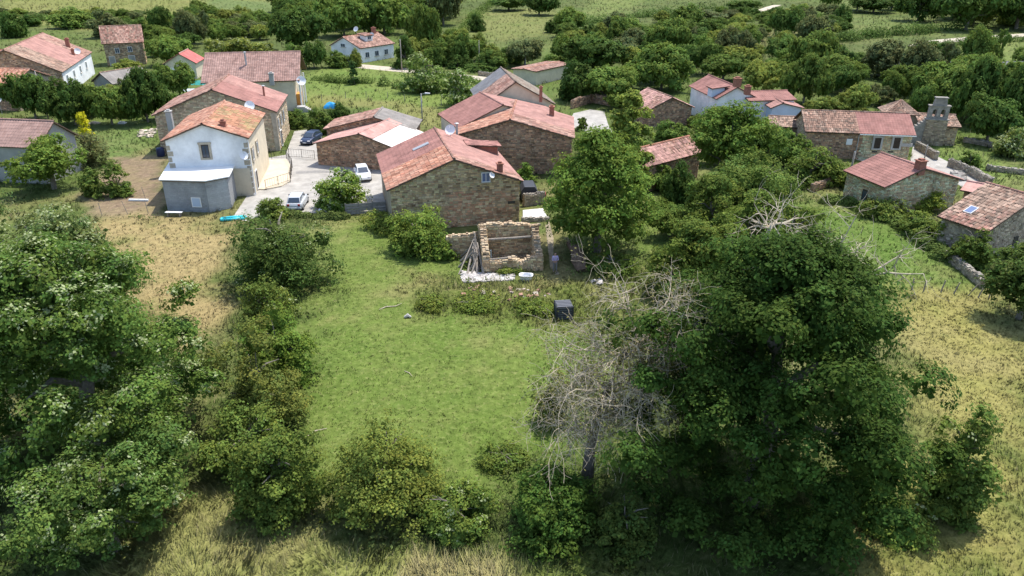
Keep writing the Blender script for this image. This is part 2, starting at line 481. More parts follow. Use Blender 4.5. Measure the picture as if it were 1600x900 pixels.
def roof_panel(parent, a, b, c, d, kind, pal, name='roof', seed=0, thick=.12, under=None):
    """a,b eave corners; c,d ridge corners (c above b, d above a); tiles laid as real overlapping arches"""
    a, b, c, d = [np.array(p, float) for p in (a, b, c, d)]
    pitch, row, hgt, lift, jt = ROOFK[kind]
    wide = max(np.linalg.norm(b - a), np.linalg.norm(c - d)); run = (np.linalg.norm(d - a) + np.linalg.norm(c - b)) / 2
    nu, nv = max(2, int(wide / pitch)), max(2, int(run / row))
    n = np.cross(b - a, d - a); n /= np.linalg.norm(n)
    if n[2] < 0: n = -n
    rg = np.random.default_rng(seed + int(abs(a[0] * 31 + a[1] * 17) * 10) % 9999)
    prof = [(0, 0), (.28, 1), (.72, 1), (1, 0)] if kind in ('tile', 'sheet', 'fibre') else [(0, 0), (.08, 1), (.92, 1), (1, 0)]
    I, J = np.meshgrid(np.arange(nu), np.arange(nv)); I, J = I.ravel(), J.ravel(); m = len(I)
    ju = rg.normal(0, .035 if kind == 'tile' else 0, m); jz = rg.normal(0, .012 if kind == 'tile' else .001, m)
    V = np.zeros((m, 8, 3))
    for k, (pu, ph) in enumerate(prof):
        for e in (0, 1):
            u = ((I + pu + (ju if kind == 'tile' else 0)) / nu).clip(0, 1); v = np.minimum((J + (1.06 if e else 0)) / nv, 1.0)
            P = (a * (1 - u)[:, None] + b * u[:, None]) * (1 - v)[:, None] + (d * (1 - u)[:, None] + c * u[:, None]) * v[:, None]
            V[:, k + 4 * e] = P + n * (ph * hgt + (0 if e else lift) + jz + .01)[:, None]
    base = (np.arange(m) * 8)[:, None]
    Q = np.concatenate([base + np.array(q) for q in ((0, 1, 5, 4), (1, 2, 6, 5), (2, 3, 7, 6))])
    pal = np.array(pal)
    patch = fbm(I * .12 + seed, J * .2 + seed * 3, 40, 3)
    idx = ((patch * 1.7 + rg.random(m) * .75 - .5).clip(0, .999) * len(pal)).astype(int)
    C = pal[idx] * (1 + rg.uniform(-jt, jt, (m, 1)))
    C = np.repeat(np.concatenate([C, np.zeros((m, 1))], 1)[:, None], 8, 1).reshape(-1, 4)
    me = np_mesh(name, V.reshape(-1, 3), Q, M_TILE, C)
    o = link(name, me, parent); 
    # boards below
    mb = MB()
    top = [p - n * .004 for p in (a, b, c, d)]; bot = [p - n * thick for p in (a, b, c, d)]
    mb.add(top + bot, [(0, 1, 2, 3), (7, 6, 5, 4), (0, 4, 5, 1), (1, 5, 6, 2), (2, 6, 7, 3), (3, 7, 4, 0)])
    mb.obj('roof_deck', under or M_UNDER, o)
    return o

def ridge_cap(parent, p, q, pal, r=.13):
    p, q = Vector(p), Vector(q)
    mb = MB(); L = (q - p).length; n = max(2, int(L / .42)); t = (q - p) / n
    side = t.cross(Vector((0, 0, 1))).normalized()
    for i in range(n):
        a, b = p + t * i, p + t * (i + 1.08)
        c = jit(rnd.choice(pal), .12); vs = []
        for e, (s_, rr) in enumerate(((a, r * 1.08), (b, r * .94))):
            for k in range(5):
                an = math.pi * k / 4
                vs.append(s_ + side * math.cos(an) * rr + Vector((0, 0, math.sin(an) * rr)))
        mb.add(vs, [(k, k + 1, k + 6, k + 5) for k in range(4)], c)
    return mb.obj('ridge_cap', M_TILE, parent, kind=None, fix=False)

STONE_PAL = [(.255, .205, .14), (.205, .165, .115), (.30, .25, .175), (.17, .135, .095), (.27, .20, .13), (.225, .20, .155), (.13, .10, .075)]
STONE_RED = [(.235, .15, .105), (.20, .13, .09), (.27, .18, .12), (.16, .105, .075), (.22, .17, .125), (.12, .085, .065)]
def stonework(parent, o, u, nrm, width, top, pal=STONE_PAL, cf=None, z0=0.0, name='stonework', size=1.0, holes=()):
    """rubble stones standing proud of a wall; o origin, u along the wall, nrm outwards; top(s) gives wall height"""
    o, u, nrm = Vector(o), Vector(u), Vector(nrm); mb = MB(); z = z0
    zmax = max(top(width * i / 20) for i in range(21))
    while z < zmax:
        h = rnd.uniform(.11, .24) * size; s = rnd.uniform(-.3, 0)
        while s < width:
            l = rnd.uniform(.16, .5) * size
            a, b = max(s, 0) + .012, min(s + l, width) - .012
            mid = (a + b) / 2
            if b - a > .06 and z + h * .7 < top(mid) and not any(x0 < b and x1 > a and y0 < z + h and y1 > z for x0, x1, y0, y1 in holes):
                hh = min(h, top(mid) - z)
                g = .012; d0 = rnd.uniform(.02, .065)
                e = min(.03, (b - a) * .15)
                q = [(a, z + g), (b, z + g + rnd.uniform(-.01, .01)), (b, z + hh - g), (a, z + hh - g + rnd.uniform(-.01, .01))]
                q2 = [(a + e, z + g + .02), (b - e, z + g + .02), (b - e * rnd.uniform(.6, 1.5), z + hh - g - .02), (a + e * rnd.uniform(.6, 1.5), z + hh - g - .02)]
                vs = [o + u * x + Vector((0, 0, y)) for x, y in q] + [o + u * x + Vector((0, 0, y)) + nrm * (d0 + rnd.uniform(-.012, .012)) for x, y in q2]
                base = cf(mid, z) if cf else rnd.choice(pal)
                base = tuple(min(.55, v * k_) for v, k_ in zip(base, (1.85, 1.7, 1.5)))
                mb.add(vs, [(4, 5, 6, 7), (0, 1, 5, 4), (1, 2, 6, 5), (2, 3, 7, 6), (3, 0, 4, 7)], jit(base, .3))
            s += l
        z += h
    if not mb.v: return None
    ob = mb.obj(name, M_STONE, parent, fix=False)
    ob['kind'] = 'stuff'
    return ob

class House: pass

def house(name, label, fl, fr, ze, apex=None, back=None, depth=None, orient='gable', wall='stone', roof_l=None, roof_r=None,
          ov=.35, ovf=.3, pal=STONE_PAL, cf=None, zr=None, sides='f', cat='house', front_z=None, caps=ORANGE, back_w='r', holes=()):
    H = House()
    FL, FR = Pz(*fl, ze), Pz(*fr, ze)
    u = (FR - FL); Wd = u.length; u.normalize(); v = Vector((-u.y, u.x, 0))
    if depth is None:
        B = Pz(*back, ze); depth = (B - (FL if back_w == 'l' else FR)).dot(v)
    D = depth; C = (FL + FR) / 2 + v * D / 2; C.z = 0
    rz = math.atan2(u.y, u.x)
    t = .5
    if apex is not None:
        if orient == 'gable':
            A = onplane(*apex, FL, v); t = max(.2, min(.8, (A - FL).dot(u) / Wd)); zr = A.z
        else:
            A = onplane(*apex, FL + v * D / 2, v); zr = A.z
    root = empty(name, label, cat, C, rz)
    H.root, H.W, H.D, H.ze, H.zr, H.u, H.v, H.C, H.FL, H.t = root, Wd, D, ze, zr, u, v, C, FL, t
    hw, hd = Wd / 2, D / 2; xa = -hw + t * Wd
    H.hw, H.hd, H.xa, H.ov, H.ovf = hw, hd, xa, ov, ovf
    wm = {'stone': M_MORTAR, 'white': M_WHITE, 'cream': M_CREAM, 'blue': M_BLUEW, 'grey': M_GREYW, 'block': M_BLOCK}[wall]
    x0, x1, y0, y1 = -hw + ov, hw - ov, -hd + ovf, hd - ovf
    H.x0, H.x1, H.y0, H.y1 = x0, x1, y0, y1
    dr = .14
    mb = MB()
    if orient == 'gable':
        sl, sr = (zr - ze) / (xa + hw), (zr - ze) / (hw - xa)
        zl, zrr = ze + sl * ov - dr, ze + sr * ov - dr
        mb.prism([(x0, 0), (x1, 0), (x1, zrr), (xa, zr - dr), (x0, zl)], y0, y1)
        H.top = lambda s: (zl + sl * s if x0 + s < xa else zrr + sr * (x1 - x0 - s)) if True else 0
        H.ztop_r, H.ztop_l = zrr, zl
    else:
        sf = (zr - ze) / hd
        zf = ze + sf * ovf - dr
        P = [(y0, 0), (y1, 0), (y1, zf), (0, zr - dr), (y0, zf)]
        n = 5
        vs = [(x0, y, z) for y, z in P] + [(x1, y, z) for y, z in P]
        mb.add(vs, [tuple(range(5)), tuple(range(5, 10))[::-1]] + [(i, i + 5, (i + 1) % 5 + 5, (i + 1) % 5) for i in range(5)])
        H.top = lambda s: zf
        H.ztop_r = H.ztop_l = zf
        H.side_top = lambda s: zf + sf * min(s, (y1 - y0) - s)
    H.walls = mb.obj('wall', wm, root)
    if wall == 'stone':
        if 'f' in sides: stonework(H.walls, (x0, y0, 0), (1, 0, 0), (0, -1, 0), x1 - x0, H.top, pal, cf, holes=holes)
        st = (lambda s: H.ztop_r) if orient == 'gable' else H.side_top
        if 'r' in sides: stonework(H.walls, (x1, y0, 0), (0, 1, 0), (1, 0, 0), y1 - y0, st, pal)
        stl = (lambda s: H.ztop_l) if orient == 'gable' else H.side_top
        if 'l' in sides: stonework(H.walls, (x0, y1, 0), (0, -1, 0), (-1, 0, 0), y1 - y0, (lambda s: stl(s)), pal)
    sd_ = abs(int(fl[0] * 3 + fl[1]))
    def lay(spec, side):
        for (f0, f1, kind, pl) in spec:
            if orient == 'gable':
                ya, yb = -hd + f0 * D, -hd + f1 * D
                if side == 'l': q = ((-hw, yb, ze), (-hw, ya, ze), (xa, ya, zr), (xa, yb, zr))
                else: q = ((hw, ya, ze), (hw, yb, ze), (xa, yb, zr), (xa, ya, zr))
            else:
                xa_, xb_ = -hw + f0 * Wd, -hw + f1 * Wd
                if side == 'l': q = ((xa_, -hd, ze), (xb_, -hd, ze), (xb_, 0, zr), (xa_, 0, zr))
                else: q = ((xb_, hd, ze), (xa_, hd, ze), (xa_, 0, zr), (xb_, 0, zr))
            roof_panel(root, *q, kind, pl, seed=sd_)
    lay(roof_l, 'l'); lay(roof_r or roof_l, 'r')
    if orient == 'gable': ridge_cap(root, (xa, -hd, zr + .02), (xa, hd, zr + .02), caps)
    else: ridge_cap(root, (-hw, 0, zr + .02), (hw, 0, zr + .02), caps)
    return H

def on_front(H, px, py):        # photo pixel -> local x, z on the front wall
    p0 = H.C + H.v * H.y0
    p = onplane(px, py, p0, H.v)
    return (p - H.C).dot(H.u), p.z

def on_roof(H, px, py, side='r'):     # photo pixel -> local point on a slope of a gable house
    n = None
    if side == 'r': a, b, c = (H.hw, -H.hd, H.ze), (H.hw, H.hd, H.ze), (H.xa, 0, H.zr)
    elif side == 'l': a, b, c = (-H.hw, -H.hd, H.ze), (-H.hw, H.hd, H.ze), (H.xa, 0, H.zr)
    else: a, b, c = (-H.hw, -H.hd, H.ze), (H.hw, -H.hd, H.ze), (0, 0, H.zr)
    M = Matrix.Translation(H.C) @ Matrix.Rotation(math.atan2(H.u.y, H.u.x), 4, 'Z')
    a, b, c = [M @ Vector(p) for p in (a, b, c)]
    p = onplane(px, py, a, (b - a).cross(c - a).normalized())
    return M.inverted() @ p

def opening(parent, x, z, wd, hg, y, axis='y', sgn=-1, frame=M_WFRAME, pane=M_GLASS, name='window', surround=None, bars=True, sill=True):
    """window or door on a wall: frame ring with recessed pane; z is its lower edge; axis y = front/back wall, x = side wall"""
    def T(u_, d_, z_):
        return (x + u_, y + sgn * d_, z_) if axis == 'y' else (y + sgn * d_, x + u_, z_)
    def bar(mb, u0, u1, z0, z1, d0, d1):
        vs = [T(a, b, c) for c in (z0, z1) for b in (d0, d1) for a in (u0, u1)]
        mb.add(vs, [(0, 2, 3, 1), (4, 5, 7, 6), (0, 1, 5, 4), (2, 6, 7, 3), (0, 4, 6, 2), (1, 3, 7, 5)])
    f = .07; h = wd / 2
    mb = MB()
    for (a, b, c, d) in ((-h, -h + f, z, z + hg), (h - f, h, z, z + hg), (-h + f, h - f, z, z + f), (-h + f, h - f, z + hg - f, z + hg)):
        bar(mb, a, b, c, d, -.02, .10)
    if bars:
        bar(mb, -.025, .025, z + f, z + hg - f, .0, .085)
    wn = mb.obj(name, frame, parent)
    mp = MB(); bar(mp, -h + f, h - f, z + f, z + hg - f, -.02, .075); mp.obj('pane' if name == 'window' else 'panel', pane, wn)
    if surround:
        ms = MB(); g = .22
        for (a, b, c, d) in ((-h - g, -h, z - .05, z + hg + .05), (h, h + g, z - .05, z + hg + .05), (-h - g * 1.3, h + g * 1.3, z + hg + .05, z + hg + .05 + g), (-h - g, h + g, z - .05 - g * .8, z - .05)):
            bar(ms, a, b, c, d, -.02, .115)
        ms.obj('surround', surround, wn)
    elif sill:
        ms = MB(); bar(ms, -h - .08, h + .08, z - .09, z - .003, -.02, .17); ms.obj('sill', M_QUOIN, wn)
    return wn

def chimney(H, p, w_=.55, h_=1.1, m=M_BRICK, cap=True, name='chimney', r=None):
    p = Vector(p); mb = MB()
    if r: mb.tube([(p.x, p.y, p.z - .5), (p.x, p.y, p.z + h_)], r, 10)
    else: mb.box(p.x - w_ / 2, p.x + w_ / 2, p.y - w_ / 2, p.y + w_ / 2, p.z - .6, p.z + h_)
    c = mb.obj(name, m, H.root)
    k = MB()
    if r: k.tube([(p.x, p.y, p.z + h_ + .05), (p.x, p.y, p.z + h_ + .12)], [r * 2.0, r * .6], 10)
    else:
        k.box(p.x - w_ / 2 - .08, p.x + w_ / 2 + .08, p.y - w_ / 2 - .08, p.y + w_ / 2 + .08, p.z + h_ + .003, p.z + h_ + .09)
        k.box(p.x - w_ * .3, p.x + w_ * .3, p.y - w_ * .3, p.y + w_ * .3, p.z + h_ + .093, p.z + h_ + .25)
    k.obj('chimney_cap', m if not r else M_STEEL, c)
    return c

def dish(parent, p, r=.45, az=-.6, mastlen=.8):
    p = Vector(p); mb = MB(); n, m = 14, 4
    M = Matrix.Translation(p) @ Matrix.Rotation(az, 4, 'Z') @ Matrix.Rotation(R(62), 4, 'X')
    vs, fs = [(0, 0, 0)], []
    for j in range(1, m + 1):
        for k in range(n):
            q = r * j / m; vs.append((q * math.cos(2 * math.pi * k / n), q * math.sin(2 * math.pi * k / n), .28 * q * q / r))
    for k in range(n): fs.append((0, 1 + k, 1 + (k + 1) % n))
    for j in range(m - 1):
        for k in range(n):
            a = 1 + j * n; fs.append((a + k, a + n + k, a + n + (k + 1) % n, a + (k + 1) % n))
    back = [(x, y, z - .03) for x, y, z in vs]; nb = len(vs)
    fs += [tuple(i + nb for i in q)[::-1] for q in fs]
    mb.add([M @ Vector(q) for q in vs + back], fs)
    d = mb.obj('satellite_dish', M_DISH, parent, smooth=True, fix=False)
    k = MB(); k.tube([p - Vector((0, 0, .02)), p - Vector((0, 0, mastlen))], .03, 6)
    k.obj('mast', M_STEEL, d)
    k = MB(); k.tube([M @ Vector((0, r * .95, .1)), M @ Vector((0, r * .1, r * .9))], .015, 6); k.obj('feed_arm', M_STEEL, d)
    return d

def skylight(H, px, py, side, wd=.8, hg=1.1, m=M_BLUEGL):
    p = on_roof(H, px, py, side)
    if side in 'lr':
        e = Vector((0, 1, 0)); sgn = 1 if side == 'r' else -1
        run = (H.hw - H.xa) if side == 'r' else (H.xa + H.hw)
        s = Vector((-sgn * run, 0, H.zr - H.ze)).normalized()
    else:
        e = Vector((1, 0, 0)); s = Vector((0, H.hd, H.zr - H.ze)).normalized()
    n = e.cross(s); n = n if n.z > 0 else -n
    def ringbox(mb, w_, h_, d0, d1):
        vs = [p + e * a * w_ / 2 + s * b * h_ / 2 + n * d for d in (d0, d1) for b in (-1, 1) for a in (-1, 1)]
        mb.add(vs, [(0, 2, 3, 1), (4, 5, 7, 6), (0, 1, 5, 4), (2, 6, 7, 3), (0, 4, 6, 2), (1, 3, 7, 5)])
    mb = MB(); ringbox(mb, wd + .16, hg + .16, 0, .13); k = mb.obj('skylight', M_STEEL, H.root)
    mb = MB(); ringbox(mb, wd, hg, .05, .142); mb.obj('pane', m, k)
# ------------------------------------------------------------------ the houses
T_, S_, F_, X_, P_ = 'tile', 'sheet', 'flat_tile', 'fibre', 'plain'

# main stone house with the wide gable
def main_cf(s, z):
    if 5.0 < s < 11.6 + rnd.uniform(-.3, .3) and z < 3.3 + rnd.uniform(-.25, .25):
        return rnd.choice([(.33, .205, .145), (.37, .25, .18), (.29, .18, .125), (.34, .245, .185), (.24, .145, .10)])
    return rnd.choice([(.32, .25, .155), (.28, .22, .14), (.35, .28, .18), (.25, .19, .12), (.30, .25, .18), (.16, .12, .08)])
HL = house('stone_house', 'wide stone house with pink sheet and orange tile roof behind the roofless ruin', (604, 298), (818, 283), 4.2,
           apex=(710, 249), depth=13.2, roof_l=[(0, .42, T_, ORANGE), (.42, 1, S_, REDM)], roof_r=[(0, .16, T_, OLDRED), (.16, 1, S_, PINK)], cf=main_cf, sides='fr',
           caps=OLDRED)
x, z = on_front(HL, 759, 284)
opening(HL.root, x, z, .85, .95, HL.y0 - .05, pane=M_BLUEGL)
dx, dz = on_front(HL, 767, 272); dish(HL.root, (dx, HL.y0 - .35, dz), .3, .5, .3)
dish(HL.root, on_roof(HL, 704, 214, 'r') + Vector((0, 0, .75)), .55, -.4, .8)
chimney(HL, on_roof(HL, 781, 269, 'r'), .5, .8)
chimney(HL, on_roof(HL, 714, 209, 'r'), h_=1.1, r=.13, m=M_STEEL, name='flue_pipe')
skylight(HL, 658, 230, 'l', .6, 1.6, M_STEEL)
# putlog niche by the right corner
xn, zn = on_front(HL, 799, 318)
mb = MB(); mb.box(xn - .35, xn + .35, HL.y0 - .075, HL.y0 + .1, zn, zn + .25); mb.obj('vent_slot', M_IRON, HL.walls)
def dormer(H):
    p = on_roof(H, 770, 238, 'r')
    x1 = p.x + .6; x0 = x1 - 3.6; y0 = p.y - 1.1; y1 = p.y + 1.1; zt = p.z + 1.0
    mb = MB(); mb.box(x0, x1 - .25, y0 + .2, y1 - .2, p.z - .8, zt - .12); d = mb.obj('dormer', M_BRICK, H.root)
    roof_panel(d, (x1 + .1, y0, zt - .12), (x1 + .1, y1, zt - .12), (x0, y1, zt + .25), (x0, y0, zt + .25), 'tile', REDM, name='dormer_roof')
    opening(d, (y0 + y1) / 2, p.z - .05, 1.1, .75, x1 - .25, 'x', 1)
dormer(HL)

# stone house behind it
HM = house('stone_house', 'large dark stone house directly behind the wide gabled one, orange and pink roof', (706, 213), (898, 216), 4.4,
           apex=(797, 187), depth=11.5, roof_l=[(0, .5, T_, ORANGE), (.5, 1, T_, OLDRED)], roof_r=[(0, .3, T_, OLDRED), (.3, 1, S_, PINK)], pal=STONE_RED, sides='fr')
chimney(HM, on_roof(HM, 862, 181, 'r'), .6, 1.1)
HM2 = house('village_house', 'pink roofed house joined to the rear of the dark stone one', (715, 201), (893, 186), 4.4,
            apex=(786, 164), depth=9, roof_l=[(0, 1, S_, REDM)], roof_r=[(0, 1, S_, PINK)], wall='cream', caps=PINK)
HN = house('village_house', 'house with greyish weathered tile roof at the back of the central row', (752, 167), (868, 163), 4.6,
           apex=(806, 128), depth=13, roof_l=[(0, .55, T_, OLDRED), (.55, 1, X_, SLATE)], roof_r=[(0, 1, T_, GREYT)], wall='cream', sides='f', caps=GREYT)
chimney(HN, on_roof(HN, 842, 118, 'r'), .7, 1.0)
chimney(HN, on_roof(HN, 845, 152, 'r'), .35, 1.3)

# double barn by the street
HK2 = house('stone_barn', 'stone barn with grey fibre cement roof and weathered tiles by the meadow', (505, 202), (650, 203), 3.2,
            apex=(584, 183), back=(671, 187), roof_l=[(0, 1, T_, OLDRED)], roof_r=[(0, 1, X_, FIBRE)], pal=STONE_RED, sides='fr', cat='barn', caps=FIBRE)
HK = house('stone_barn', 'low stone barn with pink and white sheet roof beside the street', (488, 224), (625, 235), 2.7,
           apex=(560, 209), depth=8.5, roof_l=[(0, 1, P_, LPINK)], roof_r=[(0, 1, P_, WHITES)], pal=STONE_RED, sides='fl', cat='barn', caps=LPINK)
hw_, xa_ = HK.hw, HK.xa        # the pink strip next to the ridge on the white side
xm, zm = xa_ + (hw_ - xa_) * .34, HK.zr + (HK.ze - HK.zr) * .34
roof_panel(HK.root, (xm, -HK.hd - .02, zm + .05), (xm, HK.hd, zm + .05), (xa_, HK.hd, HK.zr + .05), (xa_, -HK.hd - .02, HK.zr + .05), 'plain', LPINK, thick=.03)

# the left cluster
HF = house('stone_house', 'tall stone house with wide red sheet roof behind the white gabled house', (236, 181), (433, 175), 5.1,
           apex=(330, 140), back=(460, 148), roof_l=[(0, 1, T_, OLDRED)], roof_r=[(0, .55, S_, REDM), (.55, 1, S_, PINK)],
           pal=[(.30, .245, .185), (.27, .22, .165), (.33, .28, .21), (.23, .19, .14)], sides='frl', caps=OLDRED)
chimney(HF, on_roof(HF, 413, 150, 'r'), h_=1.3, r=.13, m=M_BRICK, name='flue_pipe')
xw, zw = on_front(HF, 402, 182); opening(HF.root, xw, zw, .7, .8, HF.y0 - .05, pane=M_BLUEGL)
dish(HF.root, on_roof(HF, 391, 170, 'r') + Vector((0, -.2, .4)), .6, .3, .8)
for k in range(3):
    yy = HF.y0 + 1.2 + k * 2.6
    opening(HF.root, yy, 2.6, .9, 1.3, HF.x1 + .05, 'x', 1, surround=M_QUOIN)
opening(HF.root, HF.y0 + 2.4, .1, 1.1, 2.1, HF.x1 + .05, 'x', 1, pane=M_DARKW, frame=M_WFRAME, name='door', sill=False, bars=False)
mb = MB(); mb.box(HF.x1 - .5, HF.x1 + .08, HF.y0 - .08, HF.y0 + .35, 0, HF.ztop_r - .1); mb.obj('corner_stone', M_QUOIN, HF.root)

HE = house('village_house', 'large house with mauve tiled roof plane above the red roofed stone house', (313, 130), (468, 126), 4.8,
           apex=(394, 82), depth=12.5, orient='side', roof_l=[(0, 1, F_, MAUVE)], wall='cream', caps=MAUVE, ov=.9)
chimney(HE, on_roof(HE, 385, 102, 'f'), h_=2.0, r=.14, m=M_STEEL, name='flue_pipe')
chimney(HE, on_roof(HE, 425, 127, 'f'), .7, 1.2, m=M_CONC)
dish(HE.root, (HE.hw + .2, -HE.hd + .3, 4.7), .75, .3, .9)
for k in range(3):
    mb = MB(); mb.tube([(HE.hw - .15, HE.y0 + .2 + k * 3.5, 0), (HE.hw - .15, HE.y0 + .2 + k * 3.5, 4.9)], .14, 8); mb.obj('porch_post', M_WFRAME, HE.root)
for k in range(5):
    mb = MB(); mb.box(HE.hw - .8, HE.hw + 1.6 - k * .28, HE.y0 - 1.6, HE.y0 - .1, k * .18 + .003, k * .18 + .18); mb.obj('step', M_CONC, HE.root)
mb = MB(); mb.box(HE.hw - .85, HE.hw - .2, HE.y0 + .3, HE.y0 + 2.4, .6, 2.6); mb.obj('porch_wall', mat('ochre_paint', (.62, .27, .06), .8), HE.root)

HG = house('white_house', 'white gabled house with stone framed window and orange tile roof', (251, 221), (389, 216), 6.3,
           apex=(315, 194), back=(392, 178), roof_l=[(0, 1, T_, ORANGE)], roof_r=[(0, .22, T_, ORANGE), (.22, .8, T_, MOSSY), (.8, 1, T_, ORANGE)], wall='white')
x, z = on_front(HG, 323, 246)
opening(HG.root, x, z, .75, 1.35, HG.y0, frame=M_DARKW, surround=M_QUOIN)
dx, dz = on_front(HG, 380, 242); dish(HG.root, (dx + .1, HG.y0 - .35, dz), .45, .5, .4)
chimney(HG, on_roof(HG, 349, 198, 'r'), .55, .55)
chimney(HG, on_roof(HG, 267, 196, 'l') + Vector((0, 0, 0)), .6, 1.6, m=M_CONC)
for k in range(9):           # corner stones on both front corners
    for sx in (-1, 1):
        ww = .55 if k % 2 else .34; xx = HG.x0 if sx < 0 else HG.x1
        mb = MB(); a, b = sorted((xx - sx * ww, xx + sx * .03)); mb.box(a, b, HG.y0 - .03, HG.y0 + .3, .3 + k * .62, .3 + k * .62 + .5); mb.obj('corner_stone', M_QUOIN, HG.root)
mb = MB(); mb.box(HG.x1 - .1, HG.x1 + .04, HG.y0 + .4, HG.y1, 0, HG.ztop_r); mb.obj('side_render', M_CREAM, HG.root)
for k in range(2): opening(HG.root, HG.y0 + 2 + 3 * k, 3.4, .8, 1.2, HG.x1 + .04, 'x', 1, surround=M_QUOIN)
opening(HG.root, HG.y0 + 2.2, .1, 1.0, 2.1, HG.x1 + .04, 'x', 1, pane=M_DARKW, name='door', sill=False, bars=False)
mb = MB(); mb.tube([(HG.x1 + .12, HG.y0 + .1, 6.1), (HG.x1 + .12, HG.y0 + .1, .05)], .06, 8); mb.obj('downpipe', M_WFRAME, HG.root)
mb = MB(); mb.box(HG.x0 + .2, HG.x1 - .1, HG.y0 - .05, HG.y0 + .1, .0, 3.05); mb.obj('lower_render', M_CREAM, HG.root)

# concrete block shed with white roof (five sided plan)
def shed():
    zt = 3.3
    base = [Pz(248, 282, zt), Pz(320, 284, zt), Pz(358, 277, zt), Pz(367, 259, zt), Pz(264, 255, zt)]
    c = sum(base, Vector()) / 5; c.z = 0
    r = empty('block_shed', 'grey concrete block shed with a flat white roof in front of the white house', 'shed', c)
    P = [Vector((p.x - c.x, p.y - c.y)) for p in base]; cen = sum(P, Vector((0, 0))) / 5
    ins = [q + (cen - q).normalized() * .28 for q in P]
    mb = MB(); mb.slab(P, zt, zt + .1); mb.obj('roof', M_WFRAME, r)
    mb = MB(); mb.slab([q + (cen - q).normalized() * .12 for q in P], zt - .12, zt - .004); mb.obj('roof_deck', M_UNDER, r)
    mb = MB(); mb.slab(ins, 0, zt - .125); wl = mb.obj('wall', mat('block_mortar', (.27, .275, .275), .95), r)
    for i in range(5):       # blocks course by course
        a, b = ins[i], ins[(i + 1) % 5]
        if i in (2, 3, 4): continue
        u = (b - a).normalized(); L = (b - a).length; n = Vector((u.y, -u.x))
        if n.dot((a + b) / 2 - cen) < 0: n = -n
        zz, row = 0.0, 0
        win = None
        if i == 0:
            wp = onplane(307, 316, Vector((c.x + a.x, c.y + a.y, 0)), Vector((n.x, n.y, 0)))
            s0 = (Vector((wp.x - c.x, wp.y - c.y)) - a).dot(u); win = (s0 - .5, s0 + .5, wp.z - .52, wp.z + .52)
        bk = None
        while zz < zt - .2:
            s = -.2 * (row % 2)
            while s < L:
                s0_, s1_ = max(s, 0) + .008, min(s + .4, L) - .008
                if s1_ - s0_ > .05 and not (win and win[0] < s1_ and win[1] > s0_ and win[2] < zz + .2 and win[3] > zz):
                    vs = []
                    for d in (0, .022):
                        for (ss, z) in ((s0_, zz + .006), (s1_, zz + .006), (s1_, zz + .192), (s0_, zz + .192)):
                            q = a + u * ss + n * d; vs.append((q.x, q.y, z))
                    me = MB(); me.add(vs, [(4, 5, 6, 7), (0, 1, 5, 4), (1, 2, 6, 5), (2, 3, 7, 6), (3, 0, 4, 7)], jit((1, 1, 1), .08))
                    if bk is None: bk = MB()
                    bk.add(me.v, me.f, jit((.30, .315, .325) if i == 0 else (.40, .405, .40), .07))  # right face gets lighter blocks: its light is put into the colour
                s += .4
            zz += .2; row += 1
        o = bk.obj('blockwork', M_STONE, wl, fix=True); o['kind'] = 'stuff'
        if win:
            q0, q1 = a + u * win[0], a + u * win[1]
            mb = MB(); vs = []
            for d in (-.02, .05):
                for (q, z) in ((q0, win[2]), (q1, win[2]), (q1, win[3]), (q0, win[3])): vs.append((q.x + n.x * d, q.y + n.y * d, z))
            box6 = [(0, 1, 2, 3), (4, 5, 6, 7), (0, 1, 5, 4), (1, 2, 6, 5), (2, 3, 7, 6), (3, 0, 4, 7)]
            mb.add(vs, box6); wn = mb.obj('window', M_WFRAME, r)
            mb = MB(); vs = []
            for d in (.03, .056):
                for (q, z) in ((q0 + u * .09, win[2] + .09), (q1 - u * .09, win[2] + .09), (q1 - u * .09, win[3] - .09), (q0 + u * .09, win[3] - .09)): vs.append((q.x + n.x * d, q.y + n.y * d, z))
            mb.add(vs, box6); mb.obj('pane', mat('milky_pane', (.45, .55, .68), .3), wn)
shed()

# far left houses
HA = house('farmhouse', 'broad farmhouse with patched tile roof at the upper left of the village', (-78.5, 120.5), (98, 113), 4.2,
           apex=(5, 78), depth=27, roof_l=[(0, 1, T_, OLDRED)], roof_r=[(0, .3, T_, BROWN), (.3, .75, S_, PINK), (.75, 1, T_, OLDRED)], wall='stone', sides='f', caps=OLDRED)
mb = MB(); mb.box(HA.x1 - .1, HA.x1 + .05, HA.y0 + .5, HA.y1 - .1, 0, HA.ztop_r); mb.obj('side_render', M_WHITE, HA.root)
for k in range(4): opening(HA.root, HA.y0 + 3 + 5.6 * k, 2.0, 1.0, 1.3, HA.x1 + .06, 'x', 1)
chimney(HA, on_roof(HA, 107, 74, 'r'), .7, 1.6)
chimney(HA, on_roof(HA, 115, 86, 'r'), .5, 1.0)
dish(HA.root, on_roof(HA, 122, 86, 'r') + Vector((0, 0, .7)), .6, .3, .8)
HA2 = house('lean_to', 'low tiled outbuilding joined to the front of the broad farmhouse', (-60, 104), (58, 101), 3.6, apex=(0, 78), depth=7, orient='side',
            roof_l=[(0, 1, T_, OLDRED + ORANGE)], wall='stone', sides='f', pal=STONE_RED, cat='outbuilding')
HB = house('stone_house', 'two storey stone house with brown tile roof at the top left edge of the village', (158, 69), (225, 66), 4.7, apex=(189, 40), depth=7, orient='side',
           roof_l=[(0, 1, T_, BROWN + OLDRED)], wall='stone', sides='fr', caps=BROWN)
for px, py, w_, h_ in ((184, 83, .9, 1.1), (204, 81, .9, 1.1)):
    x, z = on_front(HB, px, py); opening(HB.root, x, z, w_, h_, HB.y0 - .05)
